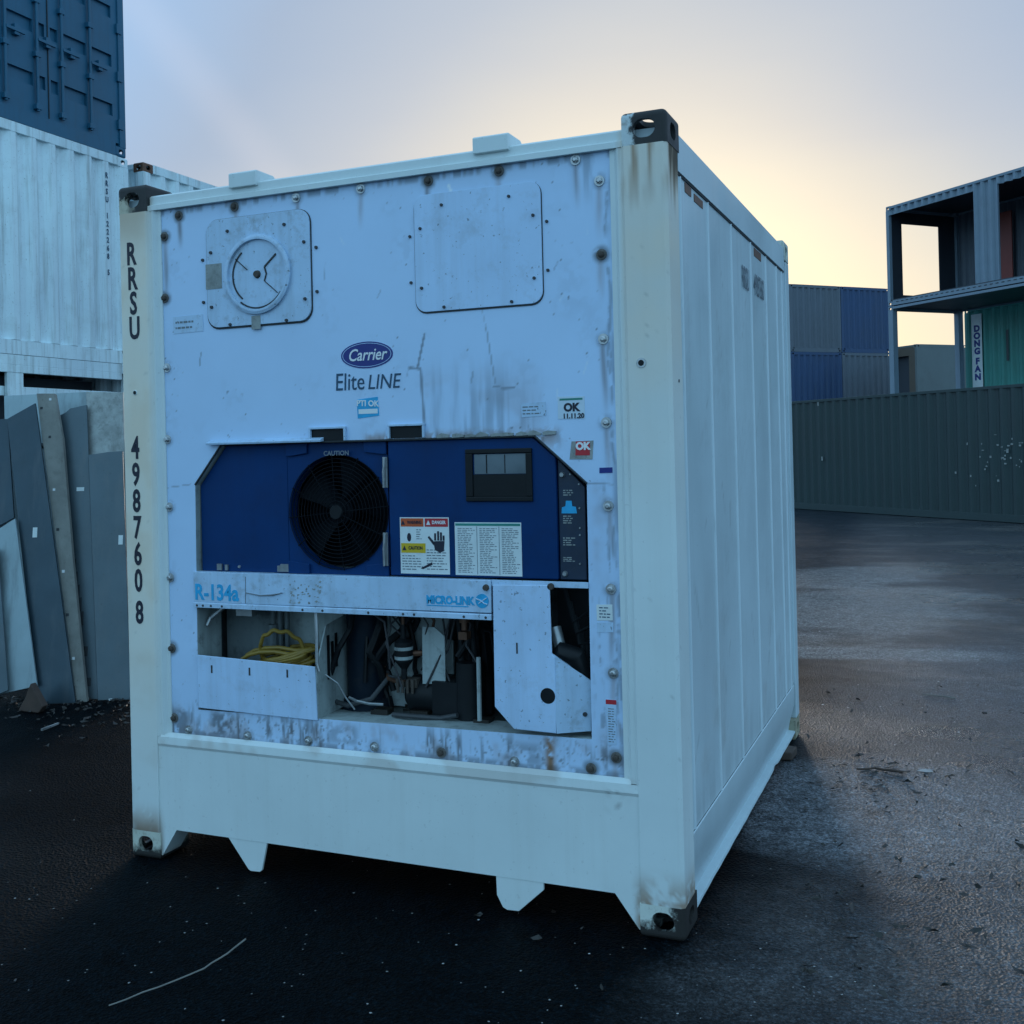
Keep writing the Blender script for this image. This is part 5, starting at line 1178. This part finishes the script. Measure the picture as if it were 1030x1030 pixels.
# =================================================================== leaning sheets at left
BASE = Vector((-3.85, 2.06, 0)); PN = Vector((CF[0], CF[1], 0)).normalized()     # they face the yard entrance
def lean(name, label, quad, mat, off, thick=.02, tilt=9.0, group='metal sheets leaning at left', extra=None, parentfn=None, cat='metal sheet'):
    n = (PN*math.cos(R(tilt))+Vector((0, 0, -1))*math.sin(R(tilt)))     # plane leaning back
    P0 = BASE+PN*off
    pts = [Vector(onplane(u, v, P0, n)) for u, v in quad]
    zmin = min(p.z for p in pts)
    for p in pts: 
        if p.z < 0.003: up_ = Vector((PN.x*math.sin(R(tilt)), PN.y*math.sin(R(tilt)), math.cos(R(tilt)))); p += up_*((.003-p.z)/up_.z)
    root = empty(name, (pts[0].x, pts[0].y, 0), 0, label, cat, group)
    b = MB(); k = len(pts); bk = [p+n*thick for p in pts]
    for p in bk: p.z = max(p.z, .003)
    b.add(pts+bk, [tuple(range(k)), tuple(range(2*k-1, k-1, -1))]+[(i, (i+1) % k, k+(i+1) % k, k+i) for i in range(k)])
    o = b.build('sheet', mat, root, bevel=.003)
    if extra:
        for kind, u, v, w, h_, mt in extra:
            c = Vector(onplane(u, v, P0-n*.002, n)); rr_ = Vector((CR[0], CR[1], 0)).normalized(); upv = rr_.cross(n)
            if upv.z < 0: upv = -upv
            bb = MB(); q = [c+rr_*(sx_*w)+upv*(sy_*h_) for sx_, sy_ in ((-1, -1), (1, -1), (1, 1), (-1, 1))]
            bb.add(q+[p+n*.003 for p in q], [(0, 1, 2, 3), (7, 6, 5, 4), (0, 4, 5, 1), (1, 5, 6, 2), (2, 6, 7, 3), (3, 7, 4, 0)]); bb.build(kind, mt, o)
    return root
def z2(x, y): return (x/3.9615, 240+y/3.9615)
def z3(x, y): return (x/3.9615, 480+y/3.9615)
WL = M['white_label']
lean('metal_sheet', 'pale sheet at the far back of the leaning pile, its top edge showing', [(4, 398), (88, 394), (95, 690), (10, 690)], M['sheet_light'], .30)
lean('metal_sheet', 'dull galvanised piece, tallest of the leaning pile, beside the reefer post', [z2(342, 610), z2(490, 612), (128, 560), (94, 560)], M['galv'], .16)
lean('metal_sheet', 'wide slate sheet with a small label near its top, right of the plank', [z2(212, 718), z2(262, 692), z2(280, 676), z2(345, 662), (98, 712), (88, 711.5), z3(345, 928)], M['sheet'], .11, extra=[('maker_tag', 80.8, 492, .028, .014, WL), ] + [('gap', u_, v_, .010, .05, M['rubber']) for u_, v_ in ((74.5, 569), (76.5, 582), (78.5, 595), (80.5, 608), (82.5, 622))] + [('gap', 85.5, 655, .018, .035, M['rubber']), ('gap', 89, 686, .016, .03, M['rubber'])])
lean('metal_sheet', 'slate sheet against the reefer post with a white tag low on it', [z2(352, 862), z2(430, 850), z2(488, 846), (131, 715), (98, 712.5)], M['sheet'], .07, extra=[('maker_tag', 121.3, 543, .016, .034, WL), ('bolt', 111, 704.5, .013, .013, M['bolt'])])
lean('plank', 'narrow weathered plank with bolt holes leaning between the two widest sheets', [z2(145, 617), z2(218, 617), z2(250, 800), z3(290, 330), z3(345, 925), z3(303, 934)], M['plank'], .03, thick=.04, cat='plank', group=None,
     extra=[('bolt_hole', *z2(q[0], q[1]), .009, .009, M['bolt'] if i % 2 else M['rubber']) for i, q in enumerate(((165, 675), (200, 640), (198, 790), (215, 1000)))]+[('bolt_hole', *z3(*q), .010, .010, M['bolt'] if i % 2 else M['rubber']) for i, q in enumerate(((230, 208), (252, 375), (268, 548), (292, 722), (312, 893)))])
lean('metal_sheet', 'dark blue-grey sheet with one white tag, immediately left of the plank', [z2(28, 718), z2(140, 655), z3(300, 905), z3(150, 908)], M['sheet_dark'], .0, extra=[('maker_tag', *z3(139, 220), .016, .036, WL)])
lean('metal_sheet', 'pale blue-grey sheet with slanted top, lowest left of the leaning pile', [z3(-60, 240), z3(60, 165), z3(148, 832), z3(-20, 870)], M['sheet_light'], -.05)
lean('metal_sheet', 'thin pale strip of sheet at the left edge of the picture', [z3(-70, 260), z3(-8, 290), z3(32, 850), z3(-40, 880)], M['sheet'], -.10)
lean('metal_sheet', 'dull blue sheet behind the slanted pale one at the left edge', [(-40, 424), z2(30, 718), (14, 521), (-30, 545)], M['sheet_dark'], .05)
# rack behind that carries them
rk = empty('storage_rack', (-5.3, 2.9, 0), 0, 'dark steel rack behind the leaning metal sheets', 'rack')
def alongp(s, back, z): p = BASE+Vector((CR[0], CR[1], 0)).normalized()*s+PN*back; return (p.x, p.y, z)
b = MB()
for s in (-.95, -.2, .45): b.tube([alongp(s, .62, 0), alongp(s, .62, 1.85)], .03, 8)
b.build('upright', M['darkgrey'], rk)
b = MB()
for z in (.5, 1.83): b.tube([alongp(-1.0, .60, z), alongp(.5, .60, z)], .025, 8)
b.build('crossbar', M['darkgrey'], rk)

# =================================================================== litter
random.seed(11)
def blade(b, x, y, l, w, a, z=.004, lift=.0):
    c, s = math.cos(a), math.sin(a); P = [(-l/2, 0), (-l*.15, w/2), (l*.25, w*.45), (l/2, 0), (l*.2, -w*.5), (-l*.2, -w*.4)]
    vs = [(x+p[0]*c-p[1]*s, y+p[0]*s+p[1]*c, z+lift*random.random()) for p in P]; b.add(vs, [(0, 1, 2, 3, 4, 5)])
b = MB()
for k in range(260):
    u = random.uniform(-60, 140); v = 703+abs(random.gauss(0, 15)); x, y = G(u, v); blade(b, x, y, random.uniform(.02, .07), random.uniform(.008, .025), random.uniform(0, 6.3), .005, .018)
for k in range(70):
    x, y = G(random.gauss(880, 40), random.gauss(782, 16)); blade(b, x, y, random.uniform(.015, .08), random.uniform(.005, .018), random.gauss(.3, .7), .005, .012)
for k in range(90):
    x, y = G(random.uniform(805, 1030), random.uniform(690, 1020)); blade(b, x, y, random.uniform(.02, .06), random.uniform(.008, .02), random.uniform(0, 6.3), .005, .02)
for k in range(12):
    x, y = G(random.uniform(-20, 700), random.uniform(860, 1030)); blade(b, x, y, random.uniform(.015, .05), random.uniform(.008, .02), random.uniform(0, 6.3), .005, .015)
tag(b.build('leaf_litter', M['leaf'], recalc=False), 'dark wet leaf litter and scraps scattered over the asphalt', 'litter', kind='stuff')
b = MB()
def stone(b, x, y, r):
    z = r*.5; ns = 5; vs = [(x, y, z+r*.6)]+[(x+r*random.uniform(.6, 1.2)*math.cos(2*PI*i/ns), y+r*random.uniform(.6, 1.2)*math.sin(2*PI*i/ns), .003+z*.5) for i in range(ns)]
    b.add(vs, [(0, 1+i, 1+(i+1) % ns) for i in range(ns)])
for k in range(170):
    x, y = G(random.uniform(-10, 1030), random.uniform(870, 1040)) if k % 2 else G(random.uniform(-10, 900), random.uniform(790, 1000)); stone(b, x, y, random.uniform(.0020, .0055))
for k in range(60): x, y = G(random.uniform(820, 1030), random.uniform(600, 800)); stone(b, x, y, random.uniform(.004, .010))
tag(b.build('gravel', M['stone'], recalc=False), 'pale grains of grit sprinkled over the dark asphalt', 'gravel', kind='stuff')
def twig(name, label, pts, r, mat, cat='twig'):
    P = [(*G(*p), .012) for p in pts]; Q = []
    for i in range(len(P)-1):
        for t in (0, .33, .66): Q.append(tuple(P[i][k]*(1-t)+P[i+1][k]*t+(random.uniform(-.002, .002) if k < 3 else 0) for k in range(3)))
    Q.append(P[-1]); b = MB(); b.tube(Q, [r*(.8+.4*i/len(Q)) for i in range(len(Q))], 6); tag(b.build(name, mat), label, cat)
twig('twig', 'long thin bent twig lying on the dark asphalt in the foreground', [(110, 1015), (160, 996), (205, 978), (228, 963), (247, 948)], .0028, M['stick'])
twig('twig', 'short brown twig in the leaf scraps right of the reefer', [(862, 776), (880, 775), (908, 779)], .007, M['wood'])
twig('wood_splinter', 'pale straight splinter on the asphalt far right of the reefer', [(928, 700), (945, 702), (961, 704)], .006, M['stick'], 'splinter')
b = MB(); p0 = G(42, 736); p1 = G(59, 730); b.tube([(*p0, .012), (*p1, .016)], [.010, .007], 4); tag(b.build('wood_offcut', M['stone']), 'short white offcut lying in front of the leaning sheets', 'offcut')
b = MB(); x, y = G(30, 716); b.prism([(x-.09, .003), (x+.10, .003), (x+.14, .05), (x+.06, .16), (x+.03, .20), (x-.02, .10)], y-.02, y+.03, 'y'); tag(b.build('wood_chunk', M['wood'], bevel=.006), 'upright wedge of broken brown wood at the foot of the pale sheet', 'wood')
b = MB(); x, y = G(930, 776); b.prism([(x-.035, y-.015), (x+.01, y-.028), (x+.045, y-.012), (x+.03, y+.022), (x-.012, y+.016)], .004, .007, 'z'); tag(b.build('paper_scrap', M['stone']), 'scrap of white paper on the asphalt right of the brown twig', 'paper')
b = MB(); x, y = G(791, 762); b.prism([(x-.05, y-.08), (x+.04, y-.07), (x+.05, y+.06), (x-.03, y+.08)], .004, .05, 'z'); tag(b.build('wood_block', M['wood'], bevel=.008), 'small brown block on the ground beside the far end of the reefer side rail', 'wood')
